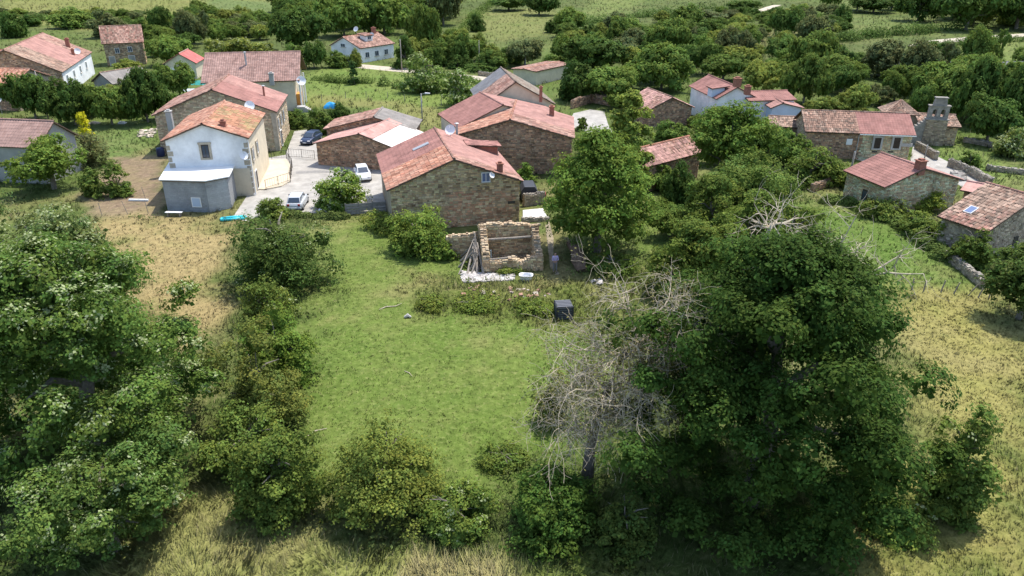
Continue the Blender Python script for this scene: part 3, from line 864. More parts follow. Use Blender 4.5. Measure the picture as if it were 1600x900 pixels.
for px, w_ in ((177, 1.2), (208, 1.3)):
    x, z = on_front(HB, px, 100); opening(HB.root, x, .05, w_, 2.0, HB.y0 - .05, name='door', pane=M_GREYW, sill=False, bars=False)
HC = house('low_shed', 'low shed with grey corrugated roof below the two storey stone house', (176, 132), (240, 121), 2.4, apex=(199, 107), depth=6, orient='side',
           roof_l=[(0, 1, X_, FIBRE)], wall='grey', cat='shed', caps=BROWN)
HD = house('garage', 'small cream garage with bright pink roof and white door', (254, 100), (307, 99), 3.0, apex=(279, 84), depth=7, roof_l=[(0, 1, P_, [(.55, .17, .16)])],
           wall='cream', cat='garage', caps=LPINK)
x, z = on_front(HD, 277, 115)
mb = MB()
for k in range(5): mb.box(x - 2.0, x + 2.0, HD.y0 - .06, HD.y0 + .05, .03 + k * .44, .03 + k * .44 + .42)
mb.obj('garage_door', M_WFRAME, HD.root)
HI = house('village_house', 'grey walled house with mauve roof cut off by the left edge', (-70, 226), (60, 232), 4.2, apex=(44, 188), depth=6.5, orient='side',
           roof_l=[(0, 1, S_, MAUVE)], wall='grey', caps=MAUVE)
HJ = house('village_house', 'brown walled house with orange roof at the left edge below the broad farmhouse', (-60, 128), (22, 131), 4.4, apex=(-15, 106), depth=8, orient='side',
           roof_l=[(0, 1, T_, ORANGE)], wall='stone', sides='f', pal=STONE_RED)
dish(HJ.root, (HJ.hw - 1.6, -HJ.hd - 2.2, 2.4), .75, .2, 2.4)

# far white house
HO = house('white_house', 'distant white house with red roof and roof window at the wood edge', (514, 71), (563, 76), 3.2, apex=(535, 58), depth=11.5,
           roof_l=[(0, 1, T_, OLDRED)], roof_r=[(0, 1, T_, OLDRED)], wall='white')
for k in range(3): opening(HO.root, HO.y0 + 2 + 3.1 * k, 1.0, 1.3, 1.2, HO.x1, 'x', 1)
x, z = on_front(HO, 536, 70); opening(HO.root, x, z - .5, 1.4, .8, HO.y0)
p = on_roof(HO, 573, 62, 'r'); mb = MB(); mb.box(p.x - 1, p.x + .8, p.y - 1.1, p.y + 1.1, p.z - .3, p.z + 1.0); d = mb.obj('dormer', M_WHITE, HO.root)
roof_panel(d, (p.x + 1.0, p.y - 1.4, p.z + 1.0), (p.x + 1.0, p.y + 1.4, p.z + 1.0), (p.x - 1.6, p.y + 1.4, p.z + 1.35), (p.x - 1.6, p.y - 1.4, p.z + 1.35), 'tile', OLDRED, name='dormer_roof')
opening(d, p.y, p.z + .1, 1.2, .8, p.x + .8, 'x', 1)
chimney(HO, on_roof(HO, 584, 52, 'r'), .8, 1.2)
dish(HO.root, on_roof(HO, 557, 52, 'r') + Vector((0, 0, .9)), .6, .2, 1)
dish(HO.root, on_roof(HO, 581, 60, 'r') + Vector((0, 0, .6)), .7, .2, 1)

# right side of the village
HP = house('stone_hut', 'small stone hut with pale old tile roof among the trees', (1012, 173), (1086, 168), 2.6, apex=(1051, 152), depth=8, roof_l=[(0, 1, T_, OLDRED + LPINK)],
           wall='stone', sides='fl', cat='hut', caps=BROWN, pal=STONE_RED)
HQ = house('old_barn', 'low barn with red tile roof half hidden by the dense central trees', (1006, 263), (1100, 238), 3.0, apex=(1030, 224), depth=4.6, orient='side',
           roof_l=[(0, 1, T_, OLDRED + LPINK)], wall='stone', sides='fl', cat='barn', pal=STONE_RED, caps=ORANGE)
HR = house('pale_house', 'pale blue walled house with red roofs rising behind the trees', (1119, 155), (1184, 153), 4.2, apex=(1153, 136), depth=11, roof_l=[(0, 1, S_, REDM)],
           wall='white', caps=REDM)
chimney(HR, on_roof(HR, 1168, 141, 'r'), .7, .5)
chimney(HR, on_roof(HR, 1152, 128, 'r'), .8, .4)
p = on_roof(HR, 1118, 146, 'l'); mb = MB(); mb.box(p.x - .9, p.x + 1, p.y - .8, p.y + .8, p.z - .4, p.z + .9); d = mb.obj('dormer', M_BLUEW, HR.root)
roof_panel(d, (p.x - 1.1, p.y + 1.1, p.z + .9), (p.x - 1.1, p.y - 1.1, p.z + .9), (p.x + 1.6, p.y - 1.1, p.z + 1.2), (p.x + 1.6, p.y + 1.1, p.z + 1.2), 'sheet', REDM, name='dormer_roof')
HR2 = house('pale_house', 'blue gabled wing with pink roof next to the open stone shed', (1204, 169), (1257, 169), 3.4, apex=(1224, 161), depth=9, roof_l=[(0, 1, S_, PINK)], wall='blue', caps=PINK)
HR3 = house('village_house', 'red roofed range linking the pale house and its blue wing', (1170, 158), (1246, 156), 4.0, apex=(1208, 142), depth=7, orient='side', roof_l=[(0, 1, S_, REDM)], wall='white', caps=REDM)

HT = house('long_stone_house', 'long stone house half brown tiled and half red roofed beside the church', (1258, 206), (1432, 212), 3.3, apex=(1345, 175), depth=8, orient='side',
           roof_l=[(0, .5, T_, BROWN), (.5, 1, S_, REDM)], wall='stone', sides='flr', caps=BROWN,
           cf=lambda s, z: rnd.choice(STONE_RED if s < 6.6 else [(.34, .29, .20), (.29, .24, .17), (.38, .33, .24), (.24, .20, .14)]))
for px in (1369, 1399):
    x, z = on_front(HT, px, 231); opening(HT.root, x, z, .75, 1.25, HT.y0 - .05, frame=M_DARKW, pane=M_DARKW, surround=M_CONC)
x, z = on_front(HT, 1326, 226); mb = MB(); mb.box(x - .35, x + .35, HT.y0 - .09, HT.y0 + .05, z, z + .75); mb.obj('white_plaque', M_WFRAME, HT.root)
x, z = on_front(HT, 1342, 212)
mb = MB(); mb.tube([(x, HT.y0 - .12, 3.1), (x, HT.y0 - .12, .02)], .05, 8); mb.obj('downpipe', M_STEEL, HT.root)
mb = MB(); mb.box(x, HT.hw, -HT.hd - .1, -HT.hd - .01, 3.16, 3.27); mb.obj('gutter', M_WFRAME, HT.root)
for px in (1366, 1391):
    x, z = on_front(HT, px, 238); mb = MB(); mb.box(x - .3, x + .3, HT.y0 - .09, HT.y0 + .05, z, z + .18); mb.obj('vent_slot', M_IRON, HT.root)
x, z = on_front(HT, 1415, 229); mb = MB(); mb.box(x - .75, x + .75, HT.y0 - .075, HT.y0 + .05, z, z + .4); mb.obj('lettering_patch', M_CONC, HT.root)  # plain pale patch added in place of the unreadable painted lettering
HS = house('open_shed', 'open fronted shed with old tiles at the end of the long stone house', (1202, 198), (1253, 200), 2.4, apex=(1227, 182), depth=5, orient='side', roof_l=[(0, 1, T_, BROWN)],
           wall='stone', sides='f', pal=STONE_RED, cat='shed', caps=BROWN, ov=.1)
x, z = on_front(HS, 1229, 210); mb = MB(); mb.box(x - .45, x + .45, HS.y0 - .09, HS.y0 + .1, .02, 2.1); mb.obj('doorway', M_IRON, HS.root)
x, z = on_front(HS, 1212, 210); mb = MB(); mb.box(x - .9, x + .85, HS.y0 - .1, HS.y0 + .1, .02, 1.6); mb.obj('board_gate', M_PLANK, HS.root)

# church with bell gable
M_CHST = mat('lichened_church_stone', (.27, .25, .215), .93, 2.2, .35, bump=.5)
def church():
    hb = house('church', 'small stone church with twin arched bell gable and low nave', (1437, 196), (1503, 199), 2.6, zr=3.5, depth=7, orient='side', roof_l=[(0, 1, T_, BROWN)], wall='stone',
               sides='fr', cat='church', caps=BROWN)
    r = hb.root; g = bpy.data.objects
    x0, _ = on_front(hb, 1442, 205); x1, _ = on_front(hb, 1476, 205); y = hb.y0 - .5; xc = (x0 + x1) / 2
    zt = z_at((hb.C + hb.v * hb.y0).y, 152); w0 = (x1 - x0) / 2; zb = zt * .54
    mb = MB(); mb.prism([(xc - w0, 0), (xc + w0, 0), (xc + w0 * .98, zb), (xc - w0 * .98, zb)], y, y + 1.0); tw = mb.obj('tower', M_MORTAR, r)
    stonework(tw, (xc - w0, y, 0), (1, 0, 0), (0, -1, 0), 2 * w0, lambda s: zb, [(.19, .165, .13), (.165, .145, .115), (.215, .19, .15), (.14, .12, .10)])
    mb = MB(); mb.box(xc - w0 * 1.08, xc + w0 * 1.08, y - .12, y + 1.12, zb, zb + .12); mb.obj('string_course', M_CHST, r)
    # belfry wall with two arched openings
    z0, z1 = zb + .12, zb + .12 + (zt - zb) * .56; w1 = w0 * .92; ow = w1 * .21; oc = w1 * .42; zs = z0 + .25; zh = z0 + (z1 - z0) * .62
    def strip(xa, xb, za, zb2): mbf.box(xa, xb, y + .15, y + .85, za, zb2)
    mbf = MB()
    strip(xc - w1, xc - oc - ow, z0, z1); strip(xc - oc + ow, xc + oc - ow, z0, z1); strip(xc + oc + ow, xc + w1, z0, z1)
    for s in (-1, 1):
        c = xc + s * oc
        strip(c - ow, c + ow, z0, zs)
        n = 8
        for k in range(n):
            a0, a1 = math.pi * k / n, math.pi * (k + 1) / n
            pts = [(c + ow * math.cos(a0), zh + ow * math.sin(a0)), (c + ow * math.cos(a1), zh + ow * math.sin(a1)), (c + ow * math.cos(a1), z1), (c + ow * math.cos(a0), z1)]
            mbf.prism(pts, y + .15, y + .85)
    mbf.obj('belfry', M_CHST, r)
    for s in (-1, 1):
        b = MB(); c = xc + s * oc; prof = [(.06, .0), (.10, -.08), (.13, -.28), (.2, -.42)]
        b.tube([(c, y + .5, zh + q) for _, q in prof], [a for a, _ in prof], 10); b.obj('bell', mat('bronze', (.10, .09, .05), .5, metal=.6), r)
    mb = MB(); mb.box(xc - w1 * 1.1, xc + w1 * 1.1, y + .05, y + .95, z1, z1 + .12); mb.obj('cornice', M_CHST, r)
    mb = MB(); mb.prism([(xc - w0 * .62, z1 + .12), (xc + w0 * .62, z1 + .12), (xc + w0 * .5, zt - .12), (xc - w0 * .5, zt - .12)], y + .18, y + .82)
    mb.obj('pediment', M_CHST, r)
    mb = MB(); mb.box(xc - w0 * .6, xc + w0 * .6, y + .1, y + .9, zt - .12, zt); mb.obj('coping', M_CHST, r)
    for k in range(6):      # raking steps on the left shoulder
        mb = MB(); mb.box(xc - w0 - .25 - k * .3, xc - w0 + .05 - k * .3, y + .1, y + .9, 0, zb - .1 - k * .25); mb.obj('buttress_step', M_CHST, r)
    a = empty('church_apse', 'pyramid roofed stone chapel end just left of the bell gable', 'chapel', r.location + hb.u * (xc - 3.6) + hb.v * 1.5, r.rotation_euler.z)
    mb = MB(); mb.box(-2.0, 2.0, -2.0, 2.0, 0, 3.4); mb.obj('wall', M_MORTAR, a)
    for k in range(4):
        an = k * math.pi / 2; M = Matrix.Rotation(an, 3, 'Z')
        q = [M @ Vector(p) for p in ((-2.3, -2.3, 3.35), (2.3, -2.3, 3.35), (.02, -.02, 5.0), (-.02, -.02, 5.0))]
        roof_panel(a, *q, 'tile', BROWN, seed=k)
church()

HV = house('stone_house', 'stone house with red ribbed roof and chimney below the road', (1382, 293), (1507, 281), 3.1, apex=(1446, 263), depth=6.2, roof_l=[(0, 1, S_, REDM)], roof_r=[(0, 1, S_, PINK)],
           wall='stone', sides='fl', caps=PINK, pal=[(.36, .30, .21), (.30, .25, .17), (.40, .34, .25), (.25, .20, .14)])
chimney(HV, on_roof(HV, 1437, 263, 'l'), .75, .75)
opening(HV.root, HV.y0 + 2.4, .9, .7, 1.1, HV.x0 - .05, 'x', -1, frame=M_DARKW)
HV2 = house('lean_to', 'low open lean-to with pink roof attached beside the ribbed roof house', (1500, 297), (1548, 306), 2.0, zr=2.5, depth=4, orient='side', roof_l=[(0, 1, P_, LPINK)], wall='stone', sides='f', pal=STONE_RED,
            cat='outbuilding', caps=LPINK)
HW = house('stone_house', 'old tiled stone house cut off by the right edge, with small skylight', (1542, 364), (1680, 330), 2.7, apex=(1622, 308), back=(1486, 333), back_w='l', roof_l=[(0, 1, T_, OLDRED + BROWN)], wall='stone', sides='fl', pal=[(.22, .2, .165), (.19, .17, .14), (.25, .225, .185), (.16, .14, .115)], caps=OLDRED)
skylight(HW, 1517, 329, 'l', .6, .9)
x, z = on_front(HW, 1583, 384); opening(HW.root, x, z, .6, .9, HW.y0, frame=M_IRON, pane=M_IRON)
HX = house('grey_barn', 'long grey roofed barn on the far slope behind the right hand trees', (1408, 109), (1640, 108), 2.6, apex=(1500, 97), depth=10, orient='side', roof_l=[(0, 1, X_, SLATE)], wall='grey', cat='barn', caps=SLATE)
HY = house('tiled_shed', 'low pink tiled shed roof among the trees behind the central row', (838, 112), (893, 100), 2.6, apex=(864, 98), depth=6, orient='side', roof_l=[(0, 1, T_, OLDRED)], wall='cream', cat='shed')
HOUSES = [HL, HM, HM2, HN, HK, HK2, HF, HE, HG, HA, HA2, HB, HC, HD, HI, HJ, HO, HP, HQ, HR, HR2, HR3, HT, HS, HV, HV2, HW, HX, HY]
# ------------------------------------------------------------------ vegetation
def crown_arrays(seed, r, h, z0=0.0, clumps=40, leaves=6000, leaf=.2, crad=None, kind='round', blossom=0.0, fill=.35, rag=.28):
    """leaf quads gathered in sprigs, sprigs gathered in boughs, boughs spread through the crown's volume"""
    g = np.random.default_rng(seed)
    crad = crad or .3 * r
    d = g.normal(size=(clumps, 3)); d /= np.linalg.norm(d, axis=1)[:, None]
    rho = np.where(g.random(clumps) < fill, g.uniform(.15, .7, clumps), g.uniform(.72, 1.0, clumps))
    lobes = g.normal(size=(7, 3)); lobes /= np.linalg.norm(lobes, axis=1)[:, None]
    env = 1 + rag * np.sin((d @ lobes.T) * 2.4 + g.uniform(0, 6, 7)).mean(1) * 2.2
    c = d * (rho * env)[:, None]
    hh = (h - z0) / 2
    if kind == 'cone':
        zz = g.random(clumps) ** 1.4; a = g.uniform(0, 6.283, clumps); q = (1 - zz) * np.sqrt(g.uniform(.3, 1, clumps))
        C = np.stack([np.cos(a) * q * (r - crad), np.sin(a) * q * (r - crad), z0 + zz * (h - z0 - crad * .4)], 1)
    elif kind == 'shrub':
        C = np.stack([c[:, 0] * (r - crad), c[:, 1] * (r - crad), np.abs(c[:, 2]) * (h - crad * .8)], 1)
    elif kind == 'egg':        # broad down to the ground, narrower at the top
        t = g.random(clumps) ** .95; a = g.uniform(0, 6.283, clumps)
        wf = np.interp(t, [0, .2, .45, .65, .82, .95, 1], [.9, 1, .93, .8, .58, .3, .1]) * rho * (env * .6 + .4)
        C = np.stack([np.cos(a) * wf * (r - crad * .6), np.sin(a) * wf * (r - crad * .6), z0 + crad * .4 + t * (h - z0 - crad * 1.1)], 1)
    else:
        C = np.stack([c[:, 0] * (r - crad * .7), c[:, 1] * (r - crad * .7), z0 + hh + c[:, 2] * (hh - crad * .7)], 1)
    R_ = crad * g.uniform(.65, 1.3, clumps)
    ns = 20
    sd_ = g.normal(size=(clumps, ns, 3)); sd_[:, :, 2] += .95
    sd_ /= np.linalg.norm(sd_, axis=2)[:, :, None]
    S = C[:, None] + sd_ * (R_[:, None] * g.uniform(.7, 1.0, (clumps, ns)))[:, :, None] * np.array((1, 1, .72))
    S = S.reshape(-1, 3); SD = sd_.reshape(-1, 3); SR = np.repeat(R_, ns)
    k = g.integers(0, len(S), leaves)
    P = S[k] + g.normal(size=(leaves, 3)) * (SR[k] * .15)[:, None] * np.array((1, 1, .7))
    ok = P[:, 2] > .02
    P, k = P[ok], k[ok]; n = len(P)
    N = SD[k] * 1.2 + g.normal(size=(n, 3)) * .36 + np.array((0, 0, .45)); N /= np.linalg.norm(N, axis=1)[:, None]
    T = np.cross(N, g.normal(size=(n, 3))); T /= np.linalg.norm(T, axis=1)[:, None]; B = np.cross(N, T)
    s = (leaf * g.uniform(.55, 1.25, n))[:, None]
    V = np.stack([P - T * s * .5, P - B * s * .32 + N * s * .06, P + T * s * .5, P + B * s * .32 + N * s * .06], 1).reshape(-1, 3)
    j = g.uniform(.7, 1.35, n) * g.uniform(.82, 1.2, clumps)[k // ns]
    warm = g.uniform(-.12, .16, n) + g.uniform(-.08, .12, clumps)[k // ns]
    col = np.stack([j * (1 + warm), j, j * (1 - warm * .5), np.zeros(n)], 1)
    if blossom:
        bs = g.random(len(S)) < blossom * np.clip(SD[:, 2] + .35, 0, 1) * 1.6
        col[:, 3] = np.where(bs[k] & (g.random(n) < .6), g.uniform(.45, .95, n), 0)
    # inner leaves that close the boughs
    nc_ = max(80, leaves // 14); kk = g.integers(0, clumps, nc_)
    P = C[kk] + g.normal(size=(nc_, 3)) * (R_[kk] * .27)[:, None] * np.array((1, 1, .7)); P[:, 2] = np.maximum(P[:, 2], leaf)
    N = g.normal(size=(nc_, 3)); N /= np.linalg.norm(N, axis=1)[:, None]
    T = np.cross(N, g.normal(size=(nc_, 3))); T /= np.linalg.norm(T, axis=1)[:, None]; B = np.cross(N, T); s = np.minimum(leaf * 2.0, R_[kk] * .5)[:, None]
    V = np.concatenate([V, np.stack([P - T * s * .5, P - B * s * .4, P + T * s * .5, P + B * s * .4], 1).reshape(-1, 3)])
    col = np.concatenate([col, np.stack([np.full(nc_, .9)] * 3 + [np.zeros(nc_)], 1)])
    return V, np.repeat(col, 4, 0)

def leaf_mesh(name, V, C):
    return np_mesh(name, V, np.arange(len(V)).reshape(-1, 4), M_LEAF, C)

def limbs(seed, h, r, thick, n=7, z0=.18):
    g = random.Random(seed); mb = MB()
    top = Vector((g.uniform(-.1, .1) * r, g.uniform(-.1, .1) * r, h * .8))
    tr = [Vector((0, 0, -.15)), Vector((g.uniform(-.03, .03) * r, g.uniform(-.03, .03) * r, h * .3)), top * .6 + Vector((0, 0, h * .05)), top]
    mb.tube(tr, [thick * 1.25, thick * .8, thick * .5, thick * .15], 8)
    for i in range(n):
        a = i * 2.4 + g.uniform(-.4, .4); zz = h * g.uniform(z0, .6)
        p = Vector((0, 0, zz)); e = Vector((math.cos(a) * r * .5, math.sin(a) * r * .5, zz + h * g.uniform(.1, .25)))
        m = (p + e) / 2 + Vector((0, 0, h * .05))
        mb.tube([p, m, e], [thick * .5, thick * .3, thick * .08], 6)
    return mb

def plant(name, label, cat, x, y, r, h, color, group=None, seed=0, kind='round', z0=None, clumps=40, leaves=6000, leaf=.2, crad=None, blossom=0.0, fill=.35, rag=.28, thick=None, bark=M_BARK):
    root = empty(name, label, cat, (x, y, 0), 0, group)
    z0 = (h * .12 if kind in ('round', 'egg') else 0) if z0 is None else z0
    V, C = crown_arrays(seed, r, h, z0, clumps, leaves, leaf, crad, kind, blossom, fill, rag)
    link('crown', leaf_mesh('crown', V, C), root, color)
    limbs(seed, h, r, thick or max(.06, r * .06)).obj('trunk', bark, root, fix=False)
    return root

def by_box(x0, y0, x1, y1, k=.6):
    """crown outline in the photo -> ground position, radius and height of the plant"""
    p = Pz((x0 + x1) / 2, y1)
    r = (x1 - x0) / 2 * depth_of(p.x, p.y, 1) / FPX
    y = p.y + k * r
    x = p.x * (depth_of(0, y, 1.5) / depth_of(0, p.y, 0))
    return x, y, r * depth_of(0, y, 1.5) / depth_of(0, p.y, 0), max(.4, z_at(y + .1 * r, y0))

G_DARK, G_MID, G_YEL, G_OLIVE, G_GREY, G_LIGHT = (.042, .078, .022), (.072, .118, .028), (.125, .165, .036), (.135, .145, .045), (.085, .105, .052), (.10, .155, .035)

# the two giants of the foreground
plant('broadleaf_tree', 'huge dark green tree filling the lower right of the view', 'tree', 11.9, 28.9, 7.0, 14.2, (.062, .114, .022), seed=11, kind='egg', z0=.1, clumps=230, leaves=145000, leaf=.18,
      crad=1.25, fill=.3, rag=.34, thick=.55)
plant('broadleaf_tree', 'huge blossoming tree with pale flower heads filling the lower left', 'tree', -21.8, 32.2, 6.9, 12.5, (.12, .195, .040), seed=23, kind='egg', z0=.3, clumps=200, leaves=130000, leaf=.18,
      crad=1.2, blossom=.16, fill=.3, rag=.36, thick=.5)
plant('broadleaf_tree', 'pale flowering tree behind the lower left giant, below the mauve roofed house', 'tree', -31.5, 45.5, 6.2, 10.3, (.115, .165, .048), seed=29, kind='round', z0=.2, clumps=130, leaves=45000, leaf=.2,
      crad=1.2, blossom=.28, fill=.3, rag=.3, thick=.35)
plant('broadleaf_tree', 'darker leafy tree under the blossoming giant at the bottom left corner', 'tree', -18.0, 25.6, 3.6, 5.6, (.115, .185, .042), seed=31, kind='round', z0=.1, clumps=90, leaves=32000, leaf=.16,
      crad=.9, blossom=.12, fill=.3, rag=.36, thick=.25)

NEAR = [  # name, label, box, colour, kind, clumps, leaves, leaf, blossom
    ('rounded_bush', 'large rounded dark bush between straw field and lawn', (350, 320, 527, 475), (.055, .092, .030), 'shrub', 110, 36000, .16, .03),
    ('leafy_shrub', 'small shrub tucked below the large rounded bush', (366, 442, 465, 520), (.085, .118, .034), 'shrub', 45, 9000, .15, .05),
    ('leafy_shrub', 'bright green shrub in the row along the lawn', (372, 478, 508, 640), (.078, .128, .030), 'shrub', 80, 24000, .15, 0),
    ('thorny_shrub', 'olive brown thorny shrub in the row along the lawn', (325, 525, 482, 705), (.115, .122, .040), 'shrub', 80, 22000, .13, 0),
    ('thorny_shrub', 'olive shrub beside the blossoming giant at the lower left', (300, 640, 470, 775), (.105, .130, .038), 'shrub', 70, 20000, .13, .02),
    ('leafy_shrub', 'dark shrub at the left end of the bottom hedge', (355, 680, 520, 850), (.072, .108, .030), 'shrub', 90, 28000, .13, 0),
    ('thorny_shrub', 'tall olive shrub with reddish tips in the bottom hedge', (500, 655, 705, 845), (.118, .132, .038), 'shrub', 120, 34000, .12, 0),
    ('leafy_shrub', 'low pale green shrub in the bottom hedge', (640, 760, 775, 862), (.085, .13, .036), 'shrub', 60, 20000, .12, .04),
    ('leafy_shrub', 'dark glossy shrub below the dead tree', (765, 735, 945, 880), (.058, .105, .027), 'shrub', 80, 28000, .14, 0),
    ('leafy_shrub', 'shaded shrub between dead tree and dark giant', (915, 775, 1040, 895), (.055, .085, .027), 'shrub', 60, 16000, .13, 0),
    ('leafy_shrub', 'shrub with bare twigs on the right flank of the dark giant', (1425, 640, 1560, 845), (.072, .112, .032), 'shrub', 80, 24000, .14, .02),
    ('leafy_shrub', 'low yellowish shrub at the foot of the dark giant', (1345, 800, 1480, 872), (.12, .145, .04), 'shrub', 50, 14000, .12, 0),
    ('lime_tree', 'bright green tree standing right of the ruin', (850, 204, 1018, 412), (.082, .132, .032), 'egg', 130, 44000, .22, 0),
    ('poplar_tree', 'tall slim pale green tree behind the bright tree by the ruin', (938, 150, 1016, 335), (.12, .165, .045), 'egg', 70, 24000, .26, 0),
    ('leafy_tree', 'dense mid green tree in front of the old barn', (1068, 162, 1205, 312), (.075, .125, .032), 'round', 90, 26000, .26, 0),
    ('leafy_tree', 'olive green tree right of the dense tree by the old barn', (1108, 248, 1245, 358), (.095, .125, .038), 'round', 80, 20000, .22, 0),
    ('leafy_tree', 'tree on the left shoulder of the dark giant', (1030, 330, 1165, 470), (.08, .118, .032), 'round', 80, 22000, .2, 0),
    ('leafy_shrub', 'bush behind the dead limbs of the dark giant', (1185, 315, 1290, 410), (.075, .11, .03), 'shrub', 60, 12000, .2, 0),
    ('leafy_shrub', 'wide bush below the end of the long stone house', (1212, 226, 1325, 300), (.08, .122, .034), 'shrub', 70, 14000, .26, 0),
    ('flowering_tree', 'round flowering tree beside the street and silver car', (488, 260, 578, 338), (.13, .17, .042), 'shrub', 60, 14000, .22, .22),
    ('garden_tree', 'bushy green tree in front of the grey walled house', (25, 212, 134, 305), (.085, .135, .034), 'round', 70, 16000, .24, 0),
    ('garden_shrub', 'grey brown twiggy bush right of the bushy garden tree', (102, 196, 174, 268), (.12, .118, .062), 'shrub', 50, 9000, .18, 0),
    ('garden_shrub', 'low dark hedge bush edging the brown garden soil', (118, 262, 168, 314), (.075, .115, .034), 'shrub', 40, 8000, .2, 0),
    ('garden_shrub', 'second low hedge bush edging the brown garden soil, nearer the shed', (158, 266, 213, 314), (.075, .118, .034), 'shrub', 40, 8000, .2, 0),
    ('golden_conifer', 'small golden yellow conifer in the garden', (113, 178, 147, 215), (.42, .36, .03), 'cone', 26, 5000, .14, 0),
    ('flowering_tree', 'round pale flowering tree in the meadow hedge, farther one', (624, 84, 704, 150), (.11, .145, .045), 'shrub', 60, 10000, .3, .3),
    ('flowering_tree', 'round pale flowering tree in the meadow hedge, nearer the central row', (688, 110, 754, 172), (.11, .145, .045), 'shrub', 60, 10000, .3, .28),
    ('small_conifer', 'small dark conifer standing alone in the meadow', (541, 98, 564, 133), (.045, .085, .032), 'cone', 26, 3500, .26, 0),
    ('climbing_shrub', 'rampant green shrub against the foot of the wide gable', (592, 326, 708, 410), (.10, .15, .040), 'shrub', 70, 18000, .2, 0),
    ('climbing_shrub', 'weedy shrub at the left corner of the wide gable', (560, 330, 640, 372), (.115, .155, .042), 'shrub', 45, 8000, .18, 0),
    ('leafy_shrub', 'small dark bush left of the pole pile', (668, 372, 718, 412), (.085, .135, .034), 'shrub', 34, 6000, .18, 0),
    ('garden_shrub', 'weeds and bush behind the silver car', (392, 305, 452, 350), (.10, .14, .04), 'shrub', 40, 8000, .18, .03),
    ('rounded_bush', 'round yellow green bush in front of the ribbed roof house', (1415, 294, 1478, 338), (.165, .185, .045), 'shrub', 50, 10000, .18, 0),
    ('hedge_shrub', 'bramble bush left of the round yellow green bush', (1345, 308, 1425, 352), (.095, .135, .04), 'shrub', 44, 9000, .2, .02),
    ('hedge_shrub', 'bramble bush below the round yellow green bush', (1405, 330, 1478, 376), (.085, .125, .036), 'shrub', 44, 9000, .2, 0),
    ('hedge_shrub', 'hedge bush in front of the skylight house, upper one', (1462, 344, 1512, 392), (.08, .12, .036), 'shrub', 44, 9000, .2, 0),
    ('clipped_conifer', 'dark clipped conifer hedge beside the skylight house', (1484, 352, 1556, 425), (.072, .095, .026), 'shrub', 70, 16000, .16, 0),
    ('leafy_tree', 'dark tree cut off by the right edge below the skylight house', (1540, 388, 1660, 515), (.055, .09, .028), 'round', 80, 20000, .2, 0),
    ('flowering_tree', 'pale flowering round bush at the right edge above the church wall', (1552, 200, 1618, 252), (.13, .15, .055), 'shrub', 50, 9000, .26, .35),
    ('leafy_shrub', 'small bush growing behind the churchyard wall', (1500, 234, 1537, 270), (.07, .115, .032), 'shrub', 30, 5000, .22, 0),
    ('garden_shrub', 'small bush right of the dark stone house', (802, 250, 842, 288), (.09, .15, .038), 'shrub', 34, 5000, .2, 0),
    ('garden_shrub', 'little round bush by the central lane', (899, 178, 920, 206), (.07, .11, .034), 'shrub', 22, 2500, .24, 0),
    ('weed_clump', 'rounded weed mound left of the fallen tiles', (640, 446, 704, 492), (.115, .132, .036), 'shrub', 40, 7000, .13, 0),
    ('weed_clump', 'dark weed mound in front of the fallen tiles', (686, 452, 790, 498), (.115, .138, .036), 'shrub', 50, 9000, .13, 0),
    ('weed_clump', 'weed mound beside the black slatted bin', (800, 458, 872, 500), (.118, .138, .038), 'shrub', 40, 7000, .13, 0),
    ('thorny_shrub', 'low olive bush left of the dead tree', (832, 585, 912, 680), (.118, .125, .042), 'shrub', 46, 9000, .12, 0),
    ('weed_clump', 'tall weeds on the lawn above the dark glossy shrub', (742, 685, 830, 748), (.095, .12, .034), 'shrub', 46, 9000, .11, 0),
    ('leafy_shrub', 'nettle bank right of the broken trunk', (912, 395, 1005, 440), (.085, .13, .036), 'shrub', 46, 9000, .16, 0),
    ('creeper', 'green creeper growing up the low front wall of the ruin', (762, 404, 826, 434), (.10, .135, .04), 'shrub', 40, 6000, .13, 0),
    ('leafy_tree', 'tree merging the dark giant with the olive tree behind it', (1060, 275, 1160, 385), (.08, .12, .033), 'egg', 60, 14000, .2, 0),
    ('leafy_tree', 'rounded tree at the left foot of the tree belt, above the dead tree', (1005, 385, 1095, 470), (.085, .125, .034), 'egg', 60, 12000, .18, 0),
    ('leafy_tree', 'tree just behind the silvery limbs of the dark giant', (1120, 300, 1225, 410), (.075, .115, .031), 'egg', 60, 14000, .2, 0),
    ('leafy_shrub', 'long roadside bush left of the wide bush', (1310, 262, 1350, 300), (.10, .14, .04), 'shrub', 34, 6000, .22, 0),
]
for i, (nm, lb, bx, co, kd, nc, nl, lf, bl) in enumerate(NEAR):
    x, y, r, h = by_box(*bx, .95 if kd == 'shrub' else .6)
    pole = nm == 'poplar_tree'
    co = (co[0] * (1.75 if co[0] < co[1] * .75 else 1.46), co[1] * 1.68, co[2] * 1.2); nl = int(nl * .68); lf *= 1.22; h *= .5 if nm in ('weed_clump', 'creeper') else 1
    r *= 1.1; h *= 1.05
    plant(nm, lb, 'tree' if 'tree' in nm or 'conifer' in nm else 'shrub', x, y, r, h, co, seed=100 + i, kind=kd, clumps=nc, leaves=nl, leaf=lf, crad=max(.3, r * (.34 if nc < 60 else .27)), blossom=bl,
          rag=.3 if not pole else .2)

